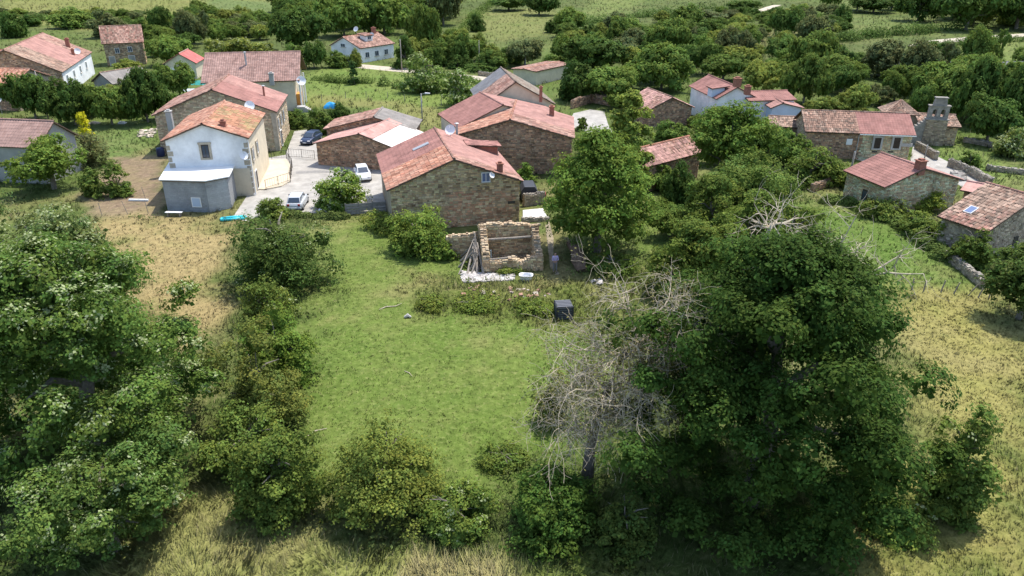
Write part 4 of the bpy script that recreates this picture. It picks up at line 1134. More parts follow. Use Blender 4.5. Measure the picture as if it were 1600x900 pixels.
# dead tree and dead limbs
def dead_branches(seed, p, d, length, rad, levels, mb, droop=.0, spread=.8, kids=5, out=None):
    g = random.Random(seed)
    def grow(p, d, L, r, lv):
        n = 5; pts = [p]; rr = [r]
        for i in range(n):
            d = (d + Vector((g.gauss(0, .22), g.gauss(0, .22), g.gauss(0, .18) - droop * (1 + (levels - lv) * .5) * .12))).normalized()
            p = p + d * (L / n); pts.append(p.copy()); rr.append(max(.006, r * (1 - .75 * (i + 1) / n)))
        mb.tube(pts, rr, 6 if lv > 1 else 4, cap=False)
        if out is not None and lv <= 1: out.append(pts[-1]); out.append(pts[2])
        if lv > 0:
            for k in range(kids):
                i = g.randint(1, n); q = pts[i]
                dd = (d * .5 + Vector((g.gauss(0, spread), g.gauss(0, spread), g.gauss(0, spread) * .8 - droop * .4))).normalized()
                grow(q, dd, L * g.uniform(.45, .75), rr[i] * .7 + .004, lv - 1)
    grow(Vector(p), Vector(d).normalized(), length, rad, levels)

def dead_tree():
    b = Pz(915, 768)
    root = empty('dead_tree', 'leaning grey dead tree with tangled bare branches in front of the dark giant', 'tree', (b.x, b.y, 0))
    mb = MB()
    tr = [Vector((0, 0, -.2)), Vector((.15, .2, 2.6)), Vector((.6, .4, 5.2)), Vector((1.5, .7, 7.4)), Vector((2.6, 1.0, 9.0))]
    mb.tube(tr, [.38, .24, .17, .1, .03], 10)
    mb.obj('trunk', mat('dark_dead_bark', (.16, .135, .11), .95, 3, .4, bump=.8, bscale=8), root, fix=False, smooth=True)
    tips = []
    g = random.Random(5)
    for k in range(38):
        t = g.uniform(.32, 1); i = min(3, int(t * 4)); q = tr[i].lerp(tr[i + 1], t * 4 - i)
        a = g.uniform(-2.2, .7) if k % 4 else g.uniform(1.5, 3.6); el = g.uniform(-.3, .75)
        m = MB()
        dead_branches(50 + k, q, (math.cos(a) * math.cos(el), math.sin(a) * math.cos(el), math.sin(el)), g.uniform(2.0, 3.6), .05, 2, m, droop=.28, kids=9, out=tips)
        m.obj('branch', M_DEAD, root, fix=False)
    gg = np.random.default_rng(8); T = np.array([tuple(p) for p in tips])
    T = T[(T[:, 2] > 4)]; k = gg.integers(0, len(T), 9000); P = T[k] + gg.normal(0, .2, (9000, 3)); n = len(P)
    N = gg.normal(size=(n, 3)) + np.array((0, 0, .8)); N /= np.linalg.norm(N, axis=1)[:, None]
    A = np.cross(N, gg.normal(size=(n, 3))); A /= np.linalg.norm(A, axis=1)[:, None]; B = np.cross(N, A); s = .13
    V = np.stack([P - A * s * .5, P - B * s * .3, P + A * s * .5, P + B * s * .3], 1).reshape(-1, 3)
    j = gg.uniform(.7, 1.4, n); C = np.repeat(np.stack([j, j, j, 0 * j], 1), 4, 0)
    link('crown', leaf_mesh('crown', V, C), root, (.21, .20, .07))
dead_tree()

def dead_limb(label, px, py, z, seed, n, L):
    p = Pz(px, py, z)
    root = empty('dead_limb', label, 'dead branch', p, 0, 'bare limbs above the dark giant')
    m = MB(); g = random.Random(seed)
    m.tube([Vector((-.6, -.2, -3.2)), Vector((-.25, 0, -1.4)), Vector((0, 0, .1))], [.2, .14, .09], 8)
    m.obj('limb', M_DEAD, root, fix=False, smooth=True)
    for k in range(n):
        a = g.uniform(-.9, 2.4) if k % 4 else g.uniform(2, 3.4); m = MB()
        dead_branches(seed + k, (0, 0, -g.uniform(0, .6)), (math.cos(a), math.sin(a) * .6, g.uniform(.1, 1.0)), L * g.uniform(.6, 1.0), .065, 2, m, droop=.0, spread=.6, kids=4)
        m.obj('branch', M_DEAD, root, fix=False)
dead_limb('bare silvery limbs sticking out of the top of the dark giant', 1278, 402, 12.6, 300, 7, 3.0)
dead_limb('bare forked limbs reaching right from the shoulder of the dark giant', 1352, 428, 11.2, 340, 6, 2.8)
dead_limb('short pale dead twigs at the top left shoulder of the dark giant', 1205, 352, 12.6, 380, 4, 1.8)

# background trees: unit crowns shared between copies
UNIT = []
for i, (kd, nc, nl, lf, cr, bl) in enumerate([('round', 50, 14000, .085, .32, 0), ('round', 64, 14000, .08, .28, 0), ('shrub', 50, 12000, .085, .32, 0), ('egg', 60, 14000, .08, .29, 0), ('shrub', 44, 11000, .085, .34, .25), ('cone', 54, 10000, .08, .25, 0),
                                              ('round', 36, 12000, .09, .4, 0)]):
    V, C = crown_arrays(500 + i, 1, 1 if kd != 'cone' else 1, .04 if kd != 'cone' else 0, nc, nl, lf, cr * .8, kd, bl, .3, .34)
    V[:, 2] = V[:, 2] / V[:, 2].max()
    rr = np.percentile(np.hypot(V[:, 0], V[:, 1]), 97); V[:, :2] /= rr
    UNIT.append((leaf_mesh('crown', V, C), None))
_tr = limbs(77, 1, 1, .05).obj('trunk', M_BARK, None, fix=False); TRUNK_ME = _tr.data; bpy.data.objects.remove(_tr)

BACK = []      # x, y, r, h, colour name, unit index, pixel position
def back_tree(x, y, r, h, tone, ui):
    BACK.append([x, y, r, h, tone, ui, proj(x, y, h * .5)])
TONES = {'dark green': (.086, .148, .032), 'mid green': (.135, .205, .042), 'yellowish green': (.21, .26, .055), 'grey green': (.135, .165, .062)}
D_, M2_, Y_, E_ = 'dark green', 'mid green', 'yellowish green', 'grey green'
EXPL = [  # crown outlines of the background trees one can pick out
    (424, 0, 512, 88, D_, 0), (500, -8, 575, 60, M2_, 1), (560, -15, 640, 55, M2_, 3), (612, 45, 655, 108, D_, 5), (640, 15, 690, 85, M2_, 0), (655, -20, 720, 28, D_, 1), (700, 50, 745, 104, M2_, 2), (668, 60, 712, 104, M2_, 2),
    (730, 22, 758, 50, D_, 2), (815, -10, 870, 25, D_, 1), (760, -12, 830, 18, D_, 0), (850, 30, 882, 52, D_, 2), (790, 55, 850, 106, E_, 0), (860, 50, 920, 100, M2_, 1), (885, 62, 980, 118, D_, 0), (985, 72, 1082, 145, M2_, 3),
    (930, 92, 990, 150, M2_, 1), (1072, 70, 1125, 118, D_, 0), (870, 100, 930, 160, D_, 2), (900, 105, 990, 165, M2_, 0), (1120, 45, 1180, 100, E_, 1), (1090, 85, 1170, 130, M2_, 0), (1168, 100, 1230, 150, Y_, 1), (1225, 80, 1290, 165, M2_, 3),
    (1255, 65, 1330, 120, D_, 0), (1340, 60, 1425, 125, E_, 3), (1290, 100, 1340, 150, D_, 6), (1375, 112, 1425, 160, M2_, 1), (1310, 135, 1365, 178, Y_, 2), (1262, 148, 1320, 180, Y_, 2), (1355, 128, 1400, 168, E_, 1), (1420, 100, 1500, 170, M2_, 0),
    (1415, 130, 1460, 190, D_, 0), (1480, 95, 1560, 200, D_, 3), (1550, 95, 1640, 215, D_, 1), (1500, 130, 1590, 230, D_, 0), (1300, 10, 1330, 40, D_, 2), (1200, 15, 1250, 60, D_, 1), (1240, 25, 1300, 70, E_, 1), (1140, -5, 1190, 18, D_, 0),
    (1330, -10, 1400, 22, D_, 0), (1400, -20, 1470, 35, D_, 3), (1460, -25, 1560, 50, D_, 0), (1540, -25, 1640, 48, D_, 1), (1010, 40, 1060, 72, D_, 2), (940, 20, 985, 50, E_, 2), (1050, 10, 1100, 40, M2_, 2), (905, 40, 935, 52, D_, 2),
    (1040, 15, 1140, 36, E_, 2), (1080, 25, 1130, 55, M2_, 2), (0, 22, 40, 60, D_, 2), (30, 18, 60, 42, D_, 2), (85, 15, 145, 45, M2_, 2), (140, 20, 195, 60, E_, 2), (228, 15, 272, 60, D_, 0), (232, 45, 300, 105, M2_, 0), (280, 20, 325, 70, E_, 1),
    (318, 62, 360, 92, Y_, 4), (352, 60, 402, 92, Y_, 4), (395, 62, 440, 92, Y_, 4), (470, 55, 510, 108, D_, 1), (438, 60, 482, 110, M2_, 2), (508, 80, 545, 106, M2_, 2), (545, 78, 566, 105, Y_, 2), (18, 108, 88, 190, D_, 0), (80, 130, 150, 200, D_, 1),
    (140, 135, 205, 200, M2_, 0), (195, 110, 262, 195, D_, 3), (240, 100, 300, 155, M2_, 1), (252, 140, 292, 185, M2_, 2), (96, 118, 130, 160, M2_, 2), (445, 165, 480, 200, M2_, 2), (475, 165, 520, 210, M2_, 2), (510, 160, 552, 196, D_, 2), (180, 92, 215, 110, Y_, 2),
    (690, 120, 720, 150, D_, 5), (745, 80, 790, 110, M2_, 2), (700, 88, 730, 108, D_, 5), (716, 82, 742, 108, D_, 5), (612, 0, 665, 40, M2_, 1), (1172, 280, 1235, 330, M2_, 2), (1200, 190, 1262, 262, M2_, 2), (1018, 180, 1075, 225, M2_, 2), (1075, 175, 1110, 200, Y_, 2),
    (955, 200, 1010, 262, Y_, 2), (1035, 262, 1085, 330, D_, 2), (1010, 250, 1060, 300, M2_, 2), (1180, 158, 1215, 190, Y_, 4), (1245, 60, 1300, 100, D_, 2), (775, 70, 815, 100, M2_, 2), (730, 95, 775, 112, D_, 2), (845, 82, 885, 110, M2_, 2),
]
for x0, y0, x1, y1, tone, ui in EXPL:
    x, y, r, h = by_box(x0, y0, x1, y1, .55)
    back_tree(x, y, r, h, tone, ui)

WOODS = [  # polygons filled with trees: polygon, spacing m, radius range, height factor range
    ([(440, 55), (425, 20), (500, -12), (720, -15), (700, 40), (612, 45), (510, 48)], 10, (4.2, 6.4), (1.5, 2.1)),
    ([(640, 60), (720, 65), (800, 100), (700, 106), (660, 100)], 8, (2.2, 3.6), (1.2, 1.7)),
    ([(870, 55), (1000, 70), (1110, 75), (1250, 90), (1420, 108), (1420, 160), (1260, 165), (1100, 125), (980, 130), (890, 105)], 11, (2.4, 5.0), (1.1, 2.0)),
    ([(1440, 150), (1430, 112), (1620, 112), (1620, 215), (1520, 210)], 8.5, (3.2, 4.8), (1.5, 2.0)),
    ([(1290, 14), (1400, -12), (1630, -14), (1630, 45), (1500, 42), (1470, 20)], 13, (4.5, 6.0), (1.6, 2.0)),
    ([(870, 48), (1000, 40), (1120, 16), (1180, 22), (1130, 60), (1000, 62)], 12, (1.8, 3.2), (.9, 1.3)),
    ([(1110, 50), (1180, 25), (1300, 20), (1320, 50), (1230, 85), (1130, 70)], 12, (2.2, 4.0), (.9, 1.4)),
    ([(225, 48), (320, 22), (440, 45), (430, 62), (310, 70), (240, 95)], 9, (2.4, 3.8), (1.1, 1.6)),
    ([(0, 35), (0, 22), (220, 25), (225, 45), (150, 42), (60, 30)], 10, (1.8, 3.0), (.9, 1.3)),
    ([(60, 150), (200, 148), (245, 130), (240, 180), (100, 195)], 6, (1.8, 2.8), (1.1, 1.6)),
    ([(900, 140), (985, 155), (1000, 200), (960, 165), (900, 150)], 6, (1.6, 2.4), (1.1, 1.6)),
    ([(1060, 185), (1110, 180), (1200, 215), (1210, 260), (1100, 260)], 6, (1.8, 3.0), (1.2, 1.6)),
    ([(1045, 315), (1110, 300), (1160, 345), (1060, 390), (1020, 360)], 5, (1.4, 2.2), (1.1, 1.5)),
]
CLEAR = [W(p) for p in ([(475, 108), (770, 128), (740, 190), (490, 165)], [(1418, 76), (1450, 58), (1640, 48), (1640, 95), (1425, 96)])] + PW
def clear_of_houses(x, y, r):
    for H in HOUSES:
        d = Vector((x, y, 0)) - H.C
        if abs(d.dot(H.u)) < H.W / 2 + r * .55 and abs(d.dot(H.v)) < H.D / 2 + r * .55: return False
    return True
g = random.Random(99)
for poly, sp, rr, hf in WOODS:
    P = W(poly); lo, hi = P.min(0), P.max(0); tries = int((hi[0] - lo[0]) * (hi[1] - lo[1]) / (sp * sp) * 5)
    for _ in range(min(tries, 4000)):
        x, y = g.uniform(lo[0], hi[0]), g.uniform(lo[1], hi[1])
        X, Y = np.array([x]), np.array([y])
        if inside_dist(X, Y, P)[0] < 0: continue
        if y > 330 or any(inside_dist(X, Y, c)[0] > -2.5 for c in CLEAR): continue
        if any((x - b[0]) ** 2 + (y - b[1]) ** 2 < (sp * .5 + b[2] * .35) ** 2 for b in BACK): continue
        r = g.uniform(*rr)
        if not clear_of_houses(x, y, r): continue
        if not -60 < proj(x, y, r)[0] < 1660: continue
        back_tree(x, y, r, r * g.uniform(*hf), g.choice([D_, M2_, M2_, M2_, Y_, Y_, E_]), g.choice([0, 1, 3, 6, 2, 0, 1]))

LANDMARKS = [('the broad farmhouse', 60, 80), ('the pink garage', 280, 95), ('the two storey house', 190, 70), ('the mauve tiled roof', 395, 100), ('the distant white house', 562, 75), ('the meadow', 690, 130),
             ('the central house row', 820, 140), ('the small stone hut', 1035, 160), ('the pale blue house', 1175, 150), ('the long stone house', 1345, 205), ('the bell gable', 1460, 180), ('the long grey barn', 1500, 105),
             ('the top right road', 1520, 55), ('the hillside field', 800, 40), ('the high gravel road', 1200, 15), ('the old barn', 1045, 235), ('the street barn', 590, 190), ('the roof top bushes', 380, 75), ('the hilltop field', 120, 15)]
def rel(dx, dy):
    if abs(dx) > abs(dy) * 1.2: return 'left of' if dx < 0 else 'right of'
    return 'beyond' if dy < 0 else 'in front of'
keys = {}
for b in BACK:
    px, py = b[6]
    nm, lx, ly = min(LANDMARKS, key=lambda q: math.hypot(px - q[1], (py - q[2]) * 1.5))
    low = b[3] < 1.25 * b[2] * 1.0 + .6
    what = 'conifer' if b[5] == 5 else ('flowering bush' if b[5] == 4 else ('bush' if low or b[5] == 2 else 'tree'))
    sz = 'large' if b[2] > 4.2 else ('small' if b[2] < 2.4 else 'middling')
    keys.setdefault((sz, b[4], what, rel(px - lx, py - ly), nm), []).append(b)
ORD = ['first', 'second', 'third', 'fourth', 'fifth', 'sixth', 'seventh', 'eighth', 'ninth', 'tenth', 'eleventh', 'twelfth', 'thirteenth', 'fourteenth', 'fifteenth', 'sixteenth', 'seventeenth', 'eighteenth', 'nineteenth', 'twentieth']
for (sz, tone, what, rl, nm), bs in keys.items():
    bs.sort(key=lambda b: b[6][0])
    for i, b in enumerate(bs):
        lb = f'{sz} {tone} {what} {rl} {nm}' + (f', {ORD[min(i, 19)]} from the left' if len(bs) > 1 else '')
        x, y, r, h, tn, ui, _ = b
        c = TONES[tn]; k = g.uniform(.82, 1.2)
        root = empty({'tree': 'broadleaf_tree', 'bush': 'bush', 'conifer': 'conifer_tree', 'flowering bush': 'flowering_bush'}[what], lb, what.split()[-1], (x, y, 0), g.uniform(0, 6.28), 'trees and bushes around the village')
        cr = link('crown', UNIT[ui][0], root, tuple(v * k for v in c)); cr.scale = (r * g.uniform(.85, 1.2), r * g.uniform(.85, 1.2), h * g.uniform(.85, 1.25))
        tk = link('trunk', TRUNK_ME, root); tk.scale = (r, r, h * .9)

def hedge(label, pts, wd, h, color, seed, n=2600):
    P = [Pz(*p) for p in pts]; c = P[0]; gg = np.random.default_rng(seed)
    seg = [(b - a).length for a, b in zip(P, P[1:])]; L = sum(seg); m = int(L / (wd * .55)) + 2
    t = np.sort(gg.random(m)) * L; C = []
    for q in t:
        i = 0
        while i < len(seg) - 1 and q > seg[i]: q -= seg[i]; i += 1
        v = P[i].lerp(P[i + 1], min(1, q / seg[i])) - c; C.append((v.x, v.y, 0))
    C = np.array(C) + np.stack([gg.normal(0, wd * .18, m), gg.normal(0, wd * .18, m), np.zeros(m)], 1); hs = h * gg.uniform(.55, 1.2, m)
    k = gg.integers(0, m, n); d = gg.normal(size=(n, 3)); d[:, 2] = np.abs(d[:, 2]); d /= np.linalg.norm(d, axis=1)[:, None]
    Q = C[k] + d * np.stack([np.full(n, wd * .6), np.full(n, wd * .6), hs[k]], 1) * gg.uniform(.7, 1.02, (n, 1))
    N = d * 1.1 + gg.normal(size=(n, 3)) * .4 + np.array((0, 0, .4)); N /= np.linalg.norm(N, axis=1)[:, None]
    A = np.cross(N, gg.normal(size=(n, 3))); A /= np.linalg.norm(A, axis=1)[:, None]; B = np.cross(N, A); l = (gg.uniform(.2, .42, n) * (.5 + .25 * wd))[:, None]
    V = np.stack([Q - A * l * .5, Q - B * l * .32, Q + A * l * .5, Q + B * l * .32], 1).reshape(-1, 3)
    j = gg.uniform(.7, 1.35, n) * gg.uniform(.8, 1.2, m)[k]; Cc = np.repeat(np.stack([j, j, j, 0 * j], 1), 4, 0)
    r = empty('hedge', label, 'hedge', (c.x, c.y, 0)); link('foliage', leaf_mesh('foliage', V, Cc), r, color)
hedge('low hedge row across the meadow left of the flowering trees', [(492, 124), (540, 130), (580, 130), (628, 138)], 2.2, 1.6, (.12, .175, .04), 1)
hedge('hedge bank along the near side of the top right road', [(1420, 78), (1470, 73), (1530, 68), (1630, 62)], 3, 2.0, (.10, .16, .035), 2, 4500)
hedge('dark hedge below the scrub terrace at the top right', [(1215, 62), (1300, 66), (1380, 56), (1440, 52), (1505, 46)], 5, 3.4, (.085, .14, .03), 3, 6000)
hedge('hedge climbing the slope between the hillside fields', [(700, 62), (730, 45), (745, 25), (770, 5)], 4, 2.6, (.11, .17, .036), 4, 4000)
hedge('scrubby hedge terrace above the small stone hut', [(905, 62), (980, 55), (1050, 46), (1120, 38), (1190, 30)], 5, 2.6, (.12, .175, .04), 5, 6500)
hedge('second scrubby terrace higher on the central slope', [(890, 40), (960, 32), (1040, 22), (1140, 14), (1180, 24)], 5, 2.8, (.10, .16, .036), 6, 6500)
hedge('field hedge at the upper edge of the hilltop field', [(0, 40), (60, 32), (150, 36), (230, 42)], 4, 2.6, (.10, .16, .036), 7, 4500)
hedge('roadside hedge row right of the distant white house', [(655, 118), (700, 122), (745, 130)], 2.4, 1.6, (.11, .17, .04), 8)
hedge('weedy bank along the garden edge of the street', [(396, 348), (430, 338), (480, 338), (540, 342)], 1.0, .7, (.14, .185, .05), 9, 4000)
hedge('brambles along the wall of the bright green field', [(1255, 312), (1330, 318), (1390, 345), (1440, 378), (1480, 408)], 1.6, 1.0, (.13, .185, .045), 10, 6000)

# undergrowth below the woods and along the banks: one mass nobody could count
def undergrowth():
    gg = np.random.default_rng(4); VV, CC = [], []
    polys = [(W(p), d, s) for p, d, s in [(q[0], .5, 1.0) for q in WOODS] + [
        ([(395, 322), (480, 335), (600, 335), (600, 350), (500, 352), (400, 350)], 6, .45), ([(640, 432), (700, 430), (930, 440), (930, 495), (780, 498), (660, 488)], 3.0, .4), ([(130, 340), (250, 338), (250, 346), (150, 350)], 3, .35),
        ([(880, 405), (1010, 400), (1010, 440), (890, 440)], 4, .45), ([(1240, 300), (1350, 318), (1500, 395), (1530, 445), (1510, 445), (1440, 380), (1340, 340), (1250, 320)], 3, .6), ([(1250, 255), (1330, 262), (1340, 300), (1245, 300)], 1.5, .6),
        ([(355, 850), (520, 862), (760, 868), (960, 890), (960, 870), (760, 840), (520, 830), (370, 820)], 7, .4), ([(740, 700), (800, 690), (900, 740), (900, 780), (760, 750)], 6, .45), ([(830, 590), (905, 600), (910, 680), (840, 670)], 4, .5),
        ([(470, 196), (520, 190), (560, 176), (480, 160)], 1.2, .6), ([(640, 166), (740, 180), (700, 205), (660, 190)], 1.0, .5)]]
    for P, dn, s in polys:
        lo, hi = P.min(0), P.max(0); n = int((hi[0] - lo[0]) * (hi[1] - lo[1]) * dn * .35)
        n = min(n, 3000)
        X, Y = gg.uniform(lo[0], hi[0], n), gg.uniform(lo[1], hi[1], n)
        ok = inside_dist(X, Y, P) > 0
        for q in PW + NOGRASS: ok &= inside_dist(X, Y, q) < -.3
        X, Y = X[ok], Y[ok]; n = len(X); m = 9
        Pn = np.stack([np.repeat(X, m), np.repeat(Y, m), np.zeros(n * m)], 1) + gg.normal(0, 1, (n * m, 3)) * np.array((.5, .5, .0)) * s
        hz = np.repeat(gg.uniform(.3, 1.3, n), m) * s; Pn[:, 2] = np.abs(gg.normal(.6, .3, n * m)) * hz
        n *= m
        N = gg.normal(size=(n, 3)) * .7 + np.array((0, 0, .9)); N /= np.linalg.norm(N, axis=1)[:, None]
        A = np.cross(N, gg.normal(size=(n, 3))); A /= np.linalg.norm(A, axis=1)[:, None]; B = np.cross(N, A); l = (gg.uniform(.14, .34, n) * (.55 + .5 * s))[:, None]
        VV.append(np.stack([Pn - A * l * .5, Pn - B * l * .3, Pn + A * l * .5, Pn + B * l * .3], 1).reshape(-1, 3))
        j = gg.uniform(.7, 1.4, n); CC.append(np.repeat(np.stack([j, j, j, 0 * j], 1), 4, 0))
    o = link('undergrowth', leaf_mesh('undergrowth', np.concatenate(VV), np.concatenate(CC)), None, (.135, .175, .05))
    setp(o, 'tangled green undergrowth and weeds along banks and below trees', 'undergrowth', None, 'stuff')
undergrowth()
# ------------------------------------------------------------------ masonry walls and the ruin
def rubble_wall(parent, p, q, h0, h1, thick=.5, pal=STONE_PAL, name='wall', rag=.18, seed=1, both=True, cap=True, zb=0.0):
    """free standing rubble wall from p to q (local xy), height h0..h1 with ragged top"""
    p, q = Vector((p[0], p[1], 0)), Vector((q[0], q[1], 0)); u = (q - p); L = u.length; u.normalize(); n = Vector((u.y, -u.x, 0))
    def top(s):
        return h0 + (h1 - h0) * s / L + (float(vnoise(s * 1.6 + seed * 7.7, seed * 3.1, seed)) - .5) * 2 * rag
    mb = MB(); k = max(2, int(L / .5))
    for i in range(k):
        a, b = L * i / k, L * (i + 1) / k
        za, zb_ = top(a) - .05, top(b) - .05
        A, B = p + u * a, p + u * b; t = n * (thick / 2)
        vs = [A + t, B + t, B - t, A - t] + [A + t + Vector((0, 0, za)), B + t + Vector((0, 0, zb_)), B - t + Vector((0, 0, zb_)), A - t + Vector((0, 0, za))]
        fs = [(4, 5, 6, 7), (0, 1, 5, 4), (2, 3, 7, 6)] + ([(3, 0, 4, 7)] if i == 0 else []) + ([(1, 2, 6, 5)] if i == k - 1 else [])
        mb.add(vs, fs)
    w_ = mb.obj(name, M_MORTAR, parent)
    stonework(w_, p + n * thick / 2, u, n, L, top, pal)
    for e, dr_ in ((p, -1), (q, 1)):
        zt_ = top(0 if dr_ < 0 else L); stonework(w_, e + n * thick / 2 * dr_, -n * dr_, u * dr_, thick, lambda s: zt_, pal)
    if both: stonework(w_, q - n * thick / 2, -u, -n, L, lambda s: top(L - s), pal)
    if cap:
        mc = MB(); s = 0
        while s < L:
            l = rnd.uniform(.14, .32)
            for side in (-1, 1):
                c = p + u * (s + l / 2) + n * side * thick * .25 + Vector((0, 0, top(min(L, s + l / 2)) + rnd.uniform(-.04, .07)))
                M = Matrix.Translation(c) @ Matrix.Rotation(math.atan2(u.y, u.x) + rnd.uniform(-.25, .25), 4, 'Z') @ Matrix.Rotation(rnd.uniform(-.15, .15), 4, 'X')
                mc.box(-l * .47, l * .47, -thick * .23, thick * .23, -.12, rnd.uniform(.02, .08), tuple(v * 1.5 for v in jit(rnd.choice(pal), .22)), M)
            s += l
        o = mc.obj('coping_stones', M_STONE, w_, fix=False); o['kind'] = 'stuff'
    return w_

WARM = [(.30, .225, .145), (.26, .19, .12), (.33, .26, .17), (.21, .155, .10), (.29, .235, .16)]
def ruin():
    FL, FR = Pz(755, 427), Pz(848, 423)
    u = (FR - FL).normalized(); v = Vector((-u.y, u.x, 0)); Wd = (FR - FL).length
    BL = Pz(747, 352, 2.8); D = (BL - FL).dot(v)
    C = (FL + FR) / 2 + v * D / 2; C.z = 0
    r = empty('ruined_outbuilding', 'roofless stone ruin with fallen walls in front of the wide gabled house', 'ruin', C, math.atan2(u.y, u.x))
    hw, hd = Wd / 2, D / 2; t = .55
    rubble_wall(r, (-hw - .1, hd - t / 2), (hw + .1, hd - t / 2), 2.8, 2.9, t, WARM, 'back_wall', .25, 1)
    rubble_wall(r, (-hw + t / 2, -hd + .02), (-hw + t / 2, hd - t - .02), 1.25, 2.75, t, WARM, 'side_wall', .32, 2)
    rubble_wall(r, (hw - t / 2, -hd + .02), (hw - t / 2, hd - t - .02), 1.15, 2.85, t, WARM, 'side_wall', .32, 3)
    rubble_wall(r, (-hw + t + .02, -hd + t / 2), (hw - t - .02, -hd + t / 2), .75, 1.15, t, WARM, 'front_wall', .3, 4)
    rubble_wall(r, (-hw - 2.9, hd - t / 2 + .15), (-hw - .12, hd - t / 2 + .15), 1.9, 2.3, t * .9, WARM, 'back_wall', .2, 5)
    def beam(a, b, rad, m=M_WOOD, nm='beam'):
        mb = MB(); mb.tube([a, Vector(a).lerp(Vector(b), .5) + Vector((0, 0, -.03)), b], [rad, rad * 1.06, rad * .93], 8); mb.obj(nm, m, r)
    beam((-hw + .3, -hd + 2.6, 1.95), (hw - .2, -hd + 2.75, 2.05), .11)
    beam((-hw + .1, -hd + .15, 1.12), (.3, -hd + .5, 1.18), .08)
    beam((-hw + .75, -hd + 1.2, 0), (-hw + .75, -hd + 1.2, 1.55), .05, mat('blue_grey_post', (.30, .40, .46), .6), 'post')
    mb = MB(); mb.box(-hw + t, hw - t, -hd + t, hd - t, .004, .03); mb.obj('earth_floor', mat('dark_earth', (.16, .12, .08), .95, 3, .4, bump=.6), r)
    rb = MB()
    for k in range(140):
        x, y = rnd.uniform(-hw + t + .1, hw - t - .1), rnd.uniform(-hd + t, hd - t); s = rnd.uniform(.06, .22)
        M = Matrix.Translation((x, y, s * .3 + .03)) @ Matrix.Rotation(rnd.uniform(0, 3), 4, 'Z') @ Matrix.Rotation(rnd.uniform(-.5, .5), 4, 'X')
        rb.box(-s, s, -s * .7, s * .7, -s * .4, s * .5, jit(rnd.choice(WARM), .3), M)
    o = rb.obj('fallen_rubble', M_STONE, r, fix=False); o['kind'] = 'stuff'
    # leaning poles beside the left wall: each one can be lifted away
    for k in range(30):
        a = Pz(rnd.uniform(716, 757), rnd.uniform(402, 431)); e = rnd.uniform(0, 1)
        bw = C + u * (-hw - .3 + rnd.uniform(-.5, .05)) + v * (-hd + .6 + 3.0 * e); zt = 1.2 + 1.3 * e * rnd.uniform(.6, 1)
        d = Vector((bw.x - a.x, bw.y - a.y, zt)); rad = rnd.uniform(.05, .1)
        mb = MB(); d2 = d * rnd.uniform(.85, 1.2)
        mb.tube([(0, 0, .02), d2 * .5 + Vector((0, 0, rnd.uniform(-.06, .04))), d2], [rad * 1.1, rad, rad * .75], 6)
        o = mb.obj('timber_pole', M_WOOD, None, fix=False); o.location = (a.x, a.y, 0)
        setp(o, 'weathered pole leaning in the heap against the left wall of the ruin', 'pole', 'weathered poles heaped against the ruin')
    return C, u, v
ruin()

# pale rubble strip in front of the ruin
def rubble_patch(name, label, poly, n, smin, smax, pal, cat='rubble'):
    P = W(poly); lo, hi = P.min(0), P.max(0); mb = MB(); k = 0
    while k < n:
        x, y = rnd.uniform(lo[0], hi[0]), rnd.uniform(lo[1], hi[1])
        if inside_dist(np.array([x]), np.array([y]), P)[0] < 0: continue
        s = rnd.uniform(smin, smax); k += 1
        M = Matrix.Translation((x, y, s * .25 + float(gz(x, y)))) @ Matrix.Rotation(rnd.uniform(0, 3), 4, 'Z') @ Matrix.Rotation(rnd.uniform(-.4, .4), 4, 'X')
        mb.box(-s, s, -s * .75, s * .7, -s * .4, s * .4, jit(rnd.choice(pal), .2), M)
    setp(mb.obj(name, M_STONE, None, fix=False), label, cat, None, 'stuff')
PALE = [(.52, .49, .45), (.46, .43, .40), (.58, .54, .50)]
rubble_patch('rubble', 'pale broken plaster rubble strewn before the ruin', [(720, 424), (760, 428), (802, 430), (802, 438), (724, 442)], 620, .05, .17, PALE)
rubble_patch('rubble', 'reddish broken tiles lying in the weeds below the ruin', [(735, 448), (860, 456), (858, 474), (720, 478)], 42, .06, .2, [(.42, .25, .18), (.50, .42, .36), (.36, .2, .14)])
rubble_patch('rubble', 'heap of grey rocks in the field beyond the churchyard wall', [(1490, 270), (1506, 270), (1506, 283), (1490, 283)], 60, .12, .4, [(.30, .28, .25), (.24, .23, .2)])
rubble_patch('rubble', 'pale stones scattered at the end of the footpath', [(925, 440), (940, 438), (940, 446), (926, 447)], 40, .06, .2, PALE)
rubble_patch('rubble', 'pale stone heap by the tall stone house', [(215, 205), (245, 202), (240, 215), (215, 214)], 80, .1, .3, [(.5, .43, .34), (.42, .36, .28)])

def free_wall(label, pts, h, thick=.45, pal=STONE_PAL, seed=1, both=True):
    P = [Pz(*p) for p in pts]; c = P[0]
    r = empty('stone_wall', label, 'wall', (c.x, c.y, 0))
    for i in range(len(P) - 1):
        a, b = P[i] - c, P[i + 1] - c
        rubble_wall(r, (a.x, a.y), (b.x, b.y), h, h, thick, pal, 'wall_run', .1, seed + i, both)
GREYS = [(.19, .17, .14), (.165, .15, .12), (.215, .195, .16), (.14, .125, .105)]
free_wall('low stone wall along the road between the long house and the church', [(1431, 232), (1462, 250)], .9, pal=GREYS, seed=11)
free_wall('low stone wall along the road below the church field', [(1482, 260), (1515, 273), (1546, 291)], .95, pal=GREYS, seed=14)
free_wall('grey field wall running to the right edge beyond the churchyard', [(1540, 266), (1575, 270), (1625, 276)], .6, pal=GREYS, seed=17)
free_wall('curving churchyard wall behind the bell gable field', [(1505, 222), (1540, 228), (1580, 240)], .6, pal=GREYS, seed=19)
